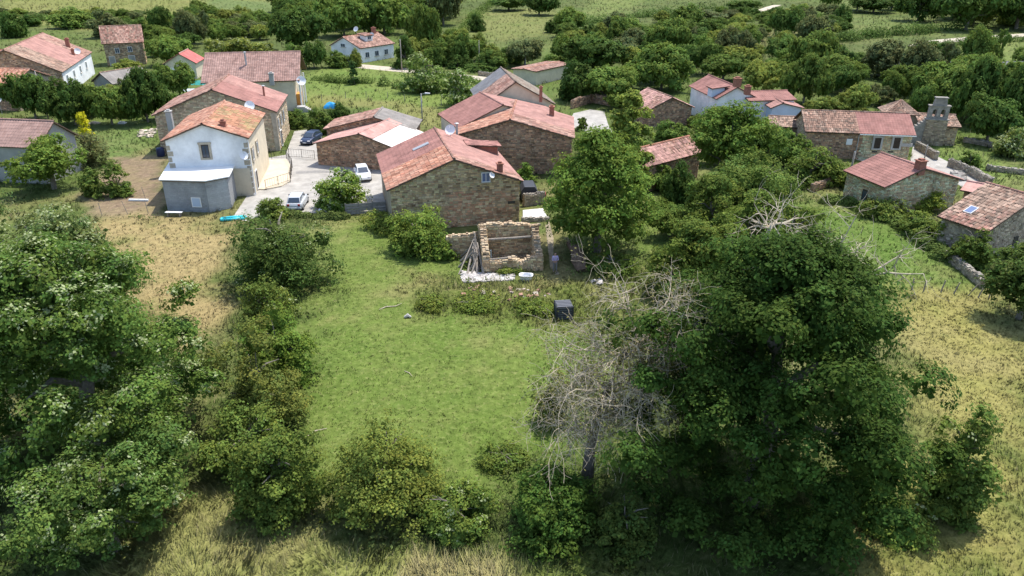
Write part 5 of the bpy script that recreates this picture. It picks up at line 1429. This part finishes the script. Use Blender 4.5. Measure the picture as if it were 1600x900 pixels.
free_wall('old yard wall beside the central lane', [(893, 170), (925, 160), (955, 166)], 1.4, pal=STONE_RED, seed=21)
free_wall('garden wall below the clipped conifer hedge', [(1478, 404), (1505, 425), (1535, 450)], .7, pal=GREYS, seed=24)
free_wall('low bank wall by the telegraph pole and wide bush', [(1268, 300), (1300, 288), (1345, 278)], .8, pal=STONE_RED, seed=27)
free_wall('low stone wall between the meadow and the central row', [(748, 118), (775, 121), (800, 122)], .8, pal=GREYS, seed=29)
free_wall('short yard wall beside the wide gabled house', [(818, 322), (850, 318)], 1.2, pal=GREYS, seed=33)
free_wall('garden edging wall at the foot of the white terrace', [(815, 347), (856, 345)], .35, pal=GREYS, seed=36)

# ------------------------------------------------------------------ terrace, railing, gate, fences
def slab_thing(name, label, cat, poly, h, m):
    P = [Pz(*p) for p in poly]; c = sum(P, Vector()) / len(P)
    mb = MB(); mb.slab([(p.x - c.x, p.y - c.y) for p in P], 0, h); o = mb.obj(name, m); o.location = (c.x, c.y, 0)
    return setp(o, label, cat)
slab_thing('terrace', 'cream paved terrace beside the white gabled house', 'terrace', [(402, 252), (448, 250), (456, 262), (454, 284), (440, 292), (415, 297), (400, 297)], .14, M_SLAB)
slab_thing('terrace', 'white concrete terrace at the right end of the wide gabled house', 'terrace', [(817, 330), (848, 327), (856, 343), (817, 346)], .12, mat('pale_concrete', (.62, .60, .56), .9, 1, .1))
def railing(name, label, pts, h=1.0, gap=.35, base=.14, cat='railing'):
    P = [Pz(*p) for p in pts]; c = P[0]; r = empty(name, label, cat, (c.x, c.y, 0))
    for i in range(len(P) - 1):
        a, b = P[i] - c, P[i + 1] - c; L = (b - a).length; n = max(1, int(L / 1.4))
        for zz in (base + h, base + .15):
            mb = MB(); mb.tube([a + Vector((0, 0, zz)), b + Vector((0, 0, zz))], .022, 6); mb.obj('rail', M_IRON, r)
        for k in range(n + (i == len(P) - 2)):
            q = a.lerp(b, k / n); mb = MB(); mb.tube([q + Vector((0, 0, 0)), q + Vector((0, 0, base + h + .05))], .03, 6); mb.obj('post', M_IRON, r)
        mb = MB(); m = int(L / .3)
        for k in range(1, m):
            q = a.lerp(b, k / m); mb.tube([q + Vector((0, 0, base + .15)), q + Vector((0, 0, base + h))], .009, 4, cap=False)
        if m > 1: o = mb.obj('bars', M_IRON, r, fix=False); o['kind'] = 'stuff'
railing('railing', 'thin iron railing round the cream terrace', [(402, 250), (448, 249), (457, 262), (454, 285), (416, 297)])
railing('driveway_gate', 'low iron gate across the yard with the dark car', [(452, 246), (472, 247), (492, 249)], h=1.1, base=0, cat='gate')

def board_fence():
    a, b = Pz(541, 337), Pz(604, 332); u = (b - a); L = u.length; rz = math.atan2(u.y, u.x)
    r = empty('board_fence', 'weathered grey board fence between the flowering tree and the wide gable', 'fence', (a.x, a.y, 0), rz)
    for k in range(4):
        mb = MB(); x = L * k / 3; mb.box(x - .06, x + .06, .03, .15, 0, 1.25 + rnd.uniform(-.05, .1)); mb.obj('post', M_WOOD, r)
    for k in range(3):
        for j in range(4):
            mb = MB(); x0, x1 = L * k / 3 + .02, L * (k + 1) / 3 - .02; z = .08 + j * .29
            M = Matrix.Rotation(rnd.uniform(-.02, .02), 4, 'Y'); mb.box(x0, x1, -.02, .02, z, z + .25, None, M); mb.obj('board', M_PLANK, r)
board_fence()

def post(label, px, py, h, rad=.06, lean=0.0, name='fence_post', group=None, m=M_WOOD):
    p = Pz(px, py); mb = MB(); d = Vector((lean, rnd.uniform(-.05, .05), 1)) * h
    mb.tube([(0, 0, -.1), d * .5, d], [rad * 1.05, rad, rad * .9], 7); o = mb.obj(name, m); o.location = (p.x, p.y, 0)
    return setp(o, label, 'post', group)
for i, (px, py, ln) in enumerate([(1443, 455, .02), (1470, 456, .18), (1490, 459, .25), (1512, 462, .55), (1528, 465, .28), (1545, 466, .02), (1425, 452, -.05)]):
    post(f'leaning wooden fence post below the bright green field, {ORD[i]} counted', px, py, .95, .055, ln, group='posts between the bright field and dry meadow')
for o, lb in zip([o for o in bpy.data.objects if o.get('group') == 'posts between the bright field and dry meadow'],
                 ['upright fence post left of the leaning ones below the bright green field', 'slightly leaning fence post, second from left below the bright field', 'leaning fence post third from left below the bright field',
                  'steeply tilted fence post below the bright green field', 'leaning fence post just right of the steeply tilted one', 'upright fence post at the right end of the row', 'leftmost fence post, partly hidden by the dark giant']):
    o['label'] = lb
for i, (px, py) in enumerate([(503, 158), (540, 154), (572, 152), (606, 154), (632, 158), (660, 161), (690, 166), (712, 172)]):
    post(f'thin grey meadow fence post behind the street barns, {ORD[i]} from the left', px, py, 1.1, .05, rnd.uniform(-.08, .08), group='thin posts of the meadow fence')
for i, (px, py) in enumerate([(160, 338), (200, 335), (232, 334), (228, 312)]):
    post(['thin stake at the left end of the soil patch', 'thin stake in the middle of the soil patch', 'leaning stake beside the block shed', 'thin stake in the soil behind the white plank'][i], px, py, 1.4, .03, rnd.uniform(-.25, .1), 'garden_stake', 'stakes in the soil patch')

def utility_pole(label, px, py, top_py, rad=.11, m=M_WOOD, lean=0.0, arm=False):
    p = Pz(px, py); h = z_at(p.y, top_py); r = empty('utility_pole', label, 'pole', (p.x, p.y, 0)); mb = MB()
    mb.tube([(0, 0, -.1), (lean * h * .5, 0, h * .5), (lean * h, 0, h)], [rad * 1.15, rad, rad * .8], 10); mb.obj('shaft', m, r, smooth=True)
    if arm: mb = MB(); mb.box(lean * h - .6, lean * h + .6, -.05, .05, h - .45, h - .35); mb.obj('crossarm', m, r)
    for k in (-.4, 0, .4):
        if arm or k == 0: mb = MB(); mb.tube([(lean * h + k, 0, h - (.35 if arm else 0)), (lean * h + k, 0, h + .12 - (.35 if arm else 0))], [.04, .05], 8); mb.obj('insulator', M_DISH, r)
def street_lamp(label, px, py, top_py, side=1):
    p = Pz(px, py); h = z_at(p.y, top_py); r = empty('street_lamp', label, 'street lamp', (p.x, p.y, 0)); mb = MB()
    mb.tube([(0, 0, 0), (0, 0, h * .5), (0, 0, h)], [.12, .10, .08], 10); mb.obj('shaft', M_CONC, r, smooth=True)
    mb = MB(); mb.tube([(0, 0, h - .15), (side * .5, 0, h + .02), (side * .75, 0, h + .03)], .035, 6); mb.obj('arm', M_STEEL, r)
    mb = MB(); mb.prism([(side * .6, h - .06), (side * 1.35, h - .02), (side * 1.35, h + .06), (side * .6, h + .12)], -.14, .14); mb.obj('lamp_head', M_DISH, r)
utility_pole('tall wooden pole above the grey walled house at the left', 76, 186, 112, lean=-.03, arm=False)
utility_pole('leaning wooden pole by the path below the long stone house', 1324, 292, 238, lean=.02)
utility_pole('thin pole on the road side by the chimney house', 1441, 262, 228, .07)
utility_pole('pole beside the distant white house', 628, 110, 62, .12)
utility_pole('pole at the edge of the meadow scrub', 749, 103, 64, .1)
street_lamp('street lamp behind the grey roofed barn', 660, 190, 146)
street_lamp('street lamp beyond the central house row', 821, 106, 85)
street_lamp('street lamp at the left of the pale blue house', 1078, 168, 137)

# ------------------------------------------------------------------ cars
def car(label, px, py, rz, paint, L=3.9, Wd=1.68, hgt=1.45, name='parked_car'):
    p = Pz(px, py); r = empty(name, label, 'car', (p.x, p.y, .006), rz, 'cars parked in the village')
    PA = mat('car_paint_' + name + label[:6].replace(' ', '_'), paint, .3, spec=.5)
    h = L / 2; w = Wd / 2
    st = [(-h, .45, .66, .80), (-h + .12, .28, .86, .93), (-h + .6, .22, .92, 1.0), (-.3, .2, .93, 1.0), (h * .42, .2, .92, 1.0), (h - .75, .22, .84, .98), (h - .2, .26, .72, .92), (h, .42, .58, .78)]
    vs, fs = [], []
    for x, zb, zt, k in st:
        ring = [(w * k * .9, zb), (w * k, zb + .14), (w * k, (zb + zt) / 2 + .05), (w * k * .97, zt - .07), (w * k * .86, zt)]
        vs += [(x, y, z) for y, z in ring] + [(x, -y, z) for y, z in ring[::-1]]
    n = 10
    for i in range(len(st) - 1):
        for k in range(n): k2 = (k + 1) % n; fs.append((i * n + k, i * n + k2, (i + 1) * n + k2, (i + 1) * n + k))
    fs.append(tuple(range(n))); fs.append(tuple((len(st) - 1) * n + k for k in range(n))[::-1])
    mb = MB(); mb.add(vs, fs); body = mb.obj('body', PA, r, smooth=True, bevel=.03)
    # cabin
    cb = [(-h + .25, .90, .82), (-h + .62, hgt - .08, .70), (-.2, hgt, .72), (h * .18, hgt - .05, .70), (h * .52, .90, .80)]
    low = .88; vs, fs = [], []
    prof = [(x, z) for x, z, _ in cb]
    for x, z, k in cb: vs += [(x, w * k, z), (x, -w * k, z)]
    nb = len(vs); 
    fs += [(0, 2, 3, 1), (2, 4, 5, 3), (4, 6, 7, 5), (6, 8, 9, 7), (0, 8, 6, 4, 2), (1, 3, 5, 7, 9), (0, 1, 9, 8)]
    mb = MB(); mb.add(vs, fs); mb.obj('cabin', PA, r, bevel=.05)
    def pane(pts, nm):
        P = [Vector(q) for q in pts]; c = sum(P, Vector()) / len(P); n_ = (P[1] - P[0]).cross(P[2] - P[0]).normalized()
        if n_.dot(c - Vector((0, 0, .9))) < 0: n_ = -n_
        Q = [c + (q - c) * .86 for q in P]; mb = MB(); m = len(Q)
        mb.add([q + n_ * .02 for q in Q] + [q - n_ * .02 for q in Q], [tuple(range(m)), tuple(range(m, 2 * m))[::-1]] + [(i, (i + 1) % m, (i + 1) % m + m, i + m) for i in range(m)])
        mb.obj(nm, M_GLASS, r)
    V = [Vector(q) for q in vs]
    pane([V[0], V[2], V[3], V[1]], 'rear_window'); pane([V[6], V[8], V[9], V[7]], 'windscreen')
    for s in (0, 1): pane([V[0 + s], V[2 + s], V[4 + s], V[4 + s] * .999 - Vector((0, 0, hgt - low - .06))], 'side_window'); pane([V[4 + s], V[6 + s], V[8 + s], V[4 + s] * .999 - Vector((0, 0, hgt - low - .06))], 'side_window')
    for sx in (-1, 1):
        for sy in (-1, 1):
            x, y = sx * (h - .72), sy * (w - .1)
            mb = MB(); mb.tube([(x, y - .1, .3), (x, y + .1, .3)], .3, 18); wh = mb.obj('wheel', mat('tyre_rubber', (.02, .02, .02), .9), r)
            mb = MB(); mb.tube([(x, y - .11, .3), (x, y + .11, .3)], .18, 14); mb.obj('rim', M_STEEL, wh)
    for sy in (-1, 1):
        mb = MB(); mb.box(h - .2, h + .01, sy * w * .62 - .16, sy * w * .62 + .16, .55, .68); mb.obj('headlight', M_DISH, r, bevel=.02)
        mb = MB(); mb.box(-h - .01, -h + .15, sy * w * .64 - .11, sy * w * .64 + .11, .6, .82); mb.obj('tail_light', mat('red_lens', (.35, .02, .02), .3), r, bevel=.02)
        mb = MB(); mb.box(h * .36, h * .36 + .12, *sorted((sy * (w + .02), sy * (w + .2))), .93, 1.06); mb.obj('mirror', M_IRON, r, bevel=.02)
    for sx in (-1, 1):
        mb = MB(); a, b = sorted((sx * (h - .03), sx * (h + .07))); mb.box(a, b, -w * .8, w * .8, .32, .52); mb.obj('bumper', PA, r, bevel=.03)
        mb = MB(); a, b = sorted((sx * (h + .07), sx * (h + .08))); mb.box(a, b, -.26, .26, .38, .49); mb.obj('number_plate', M_DISH, r)
car('silver hatchback parked by the hedge, rear towards the lawn', 466, 322, R(93), (.50, .52, .54))
car('white car parked beside the low stone barn', 567, 278, R(-72), (.74, .75, .76))
car('dark blue car in the gated yard', 487, 222, R(-100), (.03, .045, .09), L=4.3)

# ------------------------------------------------------------------ smaller things
def thing_mesh(mb, name, label, cat, px, py, m, rz=0.0, z=0.0, smooth=False, bevel=0, group=None):
    p = Pz(px, py); o = mb.obj(name, m, None, smooth=smooth, bevel=bevel); o.location = (p.x, p.y, z + float(gz(p.x, p.y))); o.rotation_euler.z = rz
    return setp(o, label, cat, group)

def compost_bin():
    p = Pz(881, 500); r = empty('slatted_bin', 'black slatted plastic bin standing in the weeds', 'bin', (p.x, p.y + .55, 0), .12)
    PL = mat('black_plastic', (.035, .037, .042), .45); SL = mat('slat_plastic', (.085, .09, .105), .5); w = .58
    for sx in (-1, 1):
        for sy in (-1, 1): mb = MB(); mb.box(sx * w - .05, sx * w + .05, sy * w - .05, sy * w + .05, 0, 1.05); mb.obj('corner_post', PL, r)
    for j in range(6):
        z = .08 + j * .165
        for s in (-1, 1):
            mb = MB(); mb.box(-w + .05, w - .05, s * w - .02, s * w + .02, z, z + .11); mb.obj('slat', SL, r)
            mb = MB(); mb.box(s * w - .02, s * w + .02, -w + .05, w - .05, z, z + .11); mb.obj('slat', SL, r)
    mb = MB(); mb.box(-w + .03, w - .03, -w + .03, w - .03, .02, .9); mb.obj('liner', mat('bin_dark', (.02, .022, .025), .8), r)
    for k in range(5): mb = MB(); mb.box(-w + .02, w - .02, -w + .03 + k * .235, -w + .2 + k * .235, 1.053, 1.085); mb.obj('lid_slat', mat('grey_plastic', (.12, .125, .14), .5), r)
compost_bin()

def bathtub():
    p = Pz(822, 441); r = empty('bathtub', 'white bathtub lying in the grass before the ruin', 'bathtub', (p.x, p.y + .3, 0), R(-6))
    EN = mat('white_enamel', (.80, .80, .79), .25, spec=.5); mb = MB(); n = 20; prof = [(.38, .04), (.46, .28), (.50, .5), (.55, .52), (.55, .55), (.47, .54), (.42, .3), (.34, .12)]
    vs, fs = [], []
    for q, z in prof:
        for k in range(n):
            a = 2 * math.pi * k / n; ca, sa = math.cos(a), math.sin(a)
            sq = (abs(ca) ** 4 + abs(sa) ** 4) ** -.25
            vs.append((q * ca * sq * 1.05, q * sa * sq * .72, z))
    m = len(prof)
    for i in range(m - 1):
        for k in range(n): fs.append((i * n + k, i * n + (k + 1) % n, (i + 1) * n + (k + 1) % n, (i + 1) * n + k))
    fs.append(tuple((m - 1) * n + k for k in range(n))); fs.append(tuple(range(n))[::-1])
    mb.add(vs, fs); mb.obj('tub', EN, r, smooth=True)
    for sx in (-1, 1):
        for sy in (-1, 1): mb = MB(); mb.tube([(sx * .3, sy * .2, 0), (sx * .3, sy * .2, .1)], [.03, .05], 8); mb.obj('foot', EN, r)
bathtub()

def stump():
    p = Pz(908, 424); r = empty('dead_log', 'broken brown dead trunk lying beside the standing man', 'dead trunk', (p.x, p.y, 0)); mb = MB()
    e = Pz(889, 380, 1.2) - p; e.z = 1.3
    pts = [Vector((.1, -.2, .1)), e * .25 + Vector((0, 0, .35)), e * .55 + Vector((.1, 0, .45)), e]
    mb.tube(pts, [.42, .55, .48, .22], 12); o = mb.obj('trunk', mat('rotten_bark', (.16, .105, .07), .95, 3, .5, bump=1, bscale=7), r, fix=False)
    for v_ in o.data.vertices: v_.co += Vector((rnd.uniform(-.09, .09), rnd.uniform(-.09, .09), rnd.uniform(-.09, .09)))
    for k in range(6):
        m = MB(); q = pts[k % 3 + 1]; dead_branches(700 + k, q, (rnd.uniform(-1, 1), rnd.uniform(-1, 1), rnd.uniform(0, 1)), rnd.uniform(.5, .9), .06, 1, m, kids=3); m.obj('branch', M_DEAD, r, fix=False)
stump()

# paddling toy, bench, barrel, tarpaulins and so on
mb = MB()
for s in (-1, 1): mb.tube([(-1.05, s * .28, .14), (0, s * .3, .15), (1.05, s * .28, .14)], [.13, .14, .13], 10)
mb.tube([(-1.05, -.3, .14), (-1.15, 0, .15), (-1.05, .3, .14)], .13, 10); mb.tube([(1.05, -.3, .14), (1.15, 0, .15), (1.05, .3, .14)], .13, 10); mb.box(-1, 1, -.25, .25, .05, .09)
thing_mesh(mb, 'inflatable_lounger', 'turquoise inflatable lounger on the pavement beside the block shed', 'inflatable', 365, 343, mat('turquoise_vinyl', (.05, .55, .62), .35), R(16), .0, True)
def bench():
    p = Pz(273, 338); r = empty('plank_bench', 'white plank bench at the foot of the block shed', 'bench', (p.x, p.y, 0), R(-2))
    mb = MB(); mb.box(-.85, .85, -.2, .2, .42, .47); mb.obj('seat', M_WFRAME, r)
    for s in (-1, 1): mb = MB(); mb.box(s * .6 - .04, s * .6 + .04, -.18, .18, 0, .417); mb.obj('leg', M_WOOD, r)
bench()
mb = MB(); mb.tube([(0, 0, 0), (0, 0, .12), (0, 0, .55), (0, 0, 1.0), (0, 0, 1.1)], [.44, .48, .5, .48, .4], 18)
thing_mesh(mb, 'water_barrel', 'dark blue water barrel at the corner of the white house', 'barrel', 252, 244, mat('navy_plastic', (.02, .03, .08), .4), smooth=True)
def tarp(label, px, py, sx, sy, h, m, seed, name='tarpaulin'):
    n = 12; gx, gy = np.meshgrid(np.linspace(-1, 1, n), np.linspace(-1, 1, n)); e = np.clip(1 - np.maximum(np.abs(gx), np.abs(gy)) ** 3, 0, 1)
    z = e * h * (.6 + .7 * fbm(gx * 2 + seed, gy * 2, seed)) + .01
    V = np.stack([gx.ravel() * sx, gy.ravel() * sy, z.ravel()], 1); i = (np.arange(n - 1)[None] + np.arange(n - 1)[:, None] * n).ravel()
    o = link(name, np_mesh(name, V, np.stack([i, i + 1, i + n + 1, i + n], 1), m, smooth=True)); p = Pz(px, py); o.location = (p.x, p.y + sy, 0)
    setp(o, label, 'tarpaulin')
tarp('bright blue tarpaulin over a heap in the meadow', 515, 170, 1.1, .8, .9, mat('blue_tarp', (.03, .30, .62), .5), 1)
tarp('teal pool cover near the pink garage', 299, 133, 2.9, 2.6, .25, mat('teal_cover', (.02, .22, .18), .5), 2, 'pool_cover')
tarp('white sheet spread beside the garage door', 296, 121, 1.7, 1.5, .9, M_WFRAME, 3, 'white_sheet')
tarp('pale sheet over frames below the teal pool cover', 292, 143, 2.2, 1.0, .3, mat('pale_sheet', (.5, .55, .58), .5), 6, 'ground_sheet')
tarp('white bag heap beside the silver car', 502, 336, .55, .4, .5, M_WFRAME, 4, 'sack_heap')
tarp('small white sheet on the garden grass', 188, 194, .6, .5, .3, M_WFRAME, 5, 'white_sheet')
tarp('white plastic wrapped bale by the skylight house wall', 1532, 392, .55, .5, 1.0, mat('milky_plastic', (.62, .66, .72), .35), 7, 'wrapped_bale')
tarp('white board lying in the garden beside the golden conifer', 145, 194, .7, .5, .3, mat('buff_sheet', (.55, .48, .38), .8), 9, 'ground_sheet')
mb = MB(); mb.box(-1.05, 1.05, -.12, .12, .02, .2)
thing_mesh(mb, 'white_plank', 'white plank across the soil behind the block shed', 'plank', 217, 314, M_WFRAME, R(-3))
def carport():
    p = Pz(826, 316); r = empty('covered_trailer', 'dark grey covered trailer behind the wide gabled house', 'trailer', (p.x, p.y + 1, 0), R(4))
    DG = mat('dark_cover', (.05, .055, .065), .5)
    mb = MB(); mb.prism([(-.85, .45), (.85, .45), (.9, 1.2), (.55, 1.75), (-.55, 1.75), (-.9, 1.2)], -1.2, 1.2); mb.obj('cover', DG, r, bevel=.06)
    mb = MB(); mb.box(-.85, .85, -1.2, 1.2, .3, .447); mb.obj('bed', M_IRON, r)
    for s in (-1, 1): mb = MB(); mb.tube([(s * .95 - .09, 0, .3), (s * .95 + .09, 0, .3)], .3, 16); mb.obj('wheel', MATS['tyre_rubber'], r)
    mb = MB(); mb.tube([(0, -1.2, .4), (0, -2.0, .4)], .05, 6); mb.obj('drawbar', M_IRON, r)
carport()
mb = MB(); mb.box(-.45, .45, -.3, .3, 0, .95); mb.box(-.5, .5, -.35, .35, .953, 1.02)
thing_mesh(mb, 'red_chest', 'red storage chest beside the covered trailer', 'chest', 846, 316, mat('red_paint', (.36, .06, .07), .5), bevel=.02)
mb = MB(); mb.tube([(0, 0, 0), (.5, .35, .09), (1.15, .5, .05), (1.6, .9, .1)], [.035, .045, .035, .015], 6)
thing_mesh(mb, 'fallen_branch', 'pale fallen branch on the lawn below the ruin', 'branch', 592, 484, M_DEAD)
mb = MB(); mb.tube([(0, 0, .02), (.4, .5, .1), (1.0, .8, .06)], [.03, .04, .015], 6)
thing_mesh(mb, 'fallen_branch', 'whitish fallen branch by the olive bottom hedge shrub', 'branch', 478, 684, M_DEAD)
mb = MB(); mb.tube([(0, 0, .02), (.35, -.3, .06), (.6, -.7, .03)], [.02, .025, .01], 6)
thing_mesh(mb, 'fallen_branch', 'thin stick lying in the middle of the lawn', 'branch', 632, 580, M_DEAD)
mb = MB(); mb.box(-.75, .75, -.1, .1, .05, .13); mb.box(-.7, .65, .14, .3, .03, .1)
thing_mesh(mb, 'old_boards', 'grey weathered boards lying in the weeds below the ruin', 'boards', 736, 478, M_PLANK, R(12))
mb = MB(); mb.tube([(0, 0, .06), (.25, .1, .18), (.5, 0, .08)], [.1, .16, .06], 7)
thing_mesh(mb, 'stone_lump', 'grey white lump of rubbish on the upper lawn', 'rubbish', 632, 497, mat('pale_lump', (.45, .43, .40), .9, 4, .4))

# the man in the lilac shirt
def person():
    p = Pz(867, 425); root = empty('person', 'person in lilac shirt and grey trousers standing beside the ruin, hands together', 'person', (p.x, p.y, 0), R(8))
    def skin(name, vs, es, rad, m, parent, sub=1, rootv=0):
        me = bpy.data.meshes.new(name); me.from_pydata(vs, es, []); me.materials.append(m)
        o = link(name, me, parent); md = o.modifiers.new('skin', 'SKIN'); md.use_smooth_shade = True
        for i, q in enumerate(rad): me.skin_vertices[0].data[i].radius = q if isinstance(q, tuple) else (q, q)
        me.skin_vertices[0].data[rootv].use_root = True
        s = o.modifiers.new('sub', 'SUBSURF'); s.levels = sub; s.render_levels = sub
        return o
    SK = mat('skin_tone', (.48, .29, .21), .6); SH = mat('lilac_cotton', (.47, .40, .58), .85, 6, .12); TR = mat('grey_cotton', (.21, .20, .20), .9, 6, .15); HA = mat('grey_brown_hair', (.07, .055, .045), .8); SHOE = mat('dark_leather', (.04, .03, .025), .6)
    V = [(0, 0, .95), (0, .01, 1.15), (0, .01, 1.38), (0, 0, 1.47), (0, -.01, 1.53), (0, -.02, 1.62), (0, -.01, 1.71)]
    E = [(i, i + 1) for i in range(6)]; Rd = [(.16, .11), (.15, .10), (.17, .10), .06, .055, (.075, .095), (.06, .075)]
    for s in (-1, 1):
        b = len(V); V += [(s * .20, .01, 1.40), (s * .25, .0, 1.13), (s * .15, -.2, 1.08), (s * .08, -.27, 1.10)]; E += [(2, b), (b, b + 1), (b + 1, b + 2), (b + 2, b + 3)]; Rd += [.055, .042, .034, (.035, .02)]
        hb = b + 3
        for k in range(4):
            f = len(V); y = -.30 - .012 * k; V += [(s * .05, -.31, 1.125 - .02 * k), (s * .012, -.325, 1.118 - .02 * k)]; E += [(hb, f), (f, f + 1)]; Rd += [.009, .008]
        f = len(V); V += [(s * .065, -.27, 1.15)]; E += [(hb, f)]; Rd += [.01]
        b = len(V); V += [(s * .10, 0, .90), (s * .11, -.02, .50), (s * .115, .02, .09), (s * .125, -.13, .045)]; E += [(0, b), (b, b + 1), (b + 1, b + 2), (b + 2, b + 3)]; Rd += [.085, .058, .042, (.04, .03)]
    body = skin('body', V, E, Rd, SK, root)
    V = [(0, 0, .93), (0, .01, 1.15), (0, .01, 1.38), (0, 0, 1.46)]; E = [(0, 1), (1, 2), (2, 3)]; Rd = [(.19, .14), (.18, .13), (.20, .13), .08]
    for s in (-1, 1):
        b = len(V); V += [(s * .20, .01, 1.40), (s * .25, 0, 1.13), (s * .17, -.17, 1.085)]; E += [(2, b), (b, b + 1), (b + 1, b + 2)]; Rd += [.075, .06, .048]
    skin('shirt', V, E, Rd, SH, root)
    V = [(0, 0, .97)]; E = []; Rd = [(.175, .125)]
    for s in (-1, 1):
        b = len(V); V += [(s * .10, 0, .86), (s * .11, -.02, .50), (s * .115, .02, .08)]; E += [(0, b), (b, b + 1), (b + 1, b + 2)]; Rd += [.105, .08, .07]
    skin('trousers', V, E, Rd, TR, root)
    for s in (-1, 1): skin('shoe', [(s * .115, .05, .05), (s * .12, -.06, .045), (s * .13, -.17, .04)], [(0, 1), (1, 2)], [(.05, .05), (.05, .045), (.04, .035)], SHOE, root)
    skin('hair', [(0, .03, 1.66), (0, .02, 1.73), (0, -.04, 1.745)], [(0, 1), (1, 2)], [(.085, .075), (.08, .06), (.06, .035)], HA, root)
    for s in (-1, 1): mb = MB(); mb.tube([(s * .03, -.107, 1.645), (s * .03, -.118, 1.645)], [.012, .008], 8); mb.obj('eye', M_IRON, root)
    mb = MB(); mb.add([(-.014, -.105, 1.605), (.014, -.105, 1.605), (0, -.14, 1.61), (0, -.108, 1.65)], [(0, 1, 2), (0, 2, 3), (1, 3, 2), (0, 3, 1)]); mb.obj('nose', SK, root)
    mb = MB(); mb.box(-.022, .022, -.112, -.1, 1.573, 1.583); mb.obj('mouth', mat('lip_tone', (.30, .12, .10), .6), root)
    for s in (-1, 1): mb = MB(); mb.tube([(s * .078, -.01, 1.60), (s * .092, 0, 1.625), (s * .085, 0, 1.655)], [.012, .02, .012], 6); mb.obj('ear', SK, root)
person()
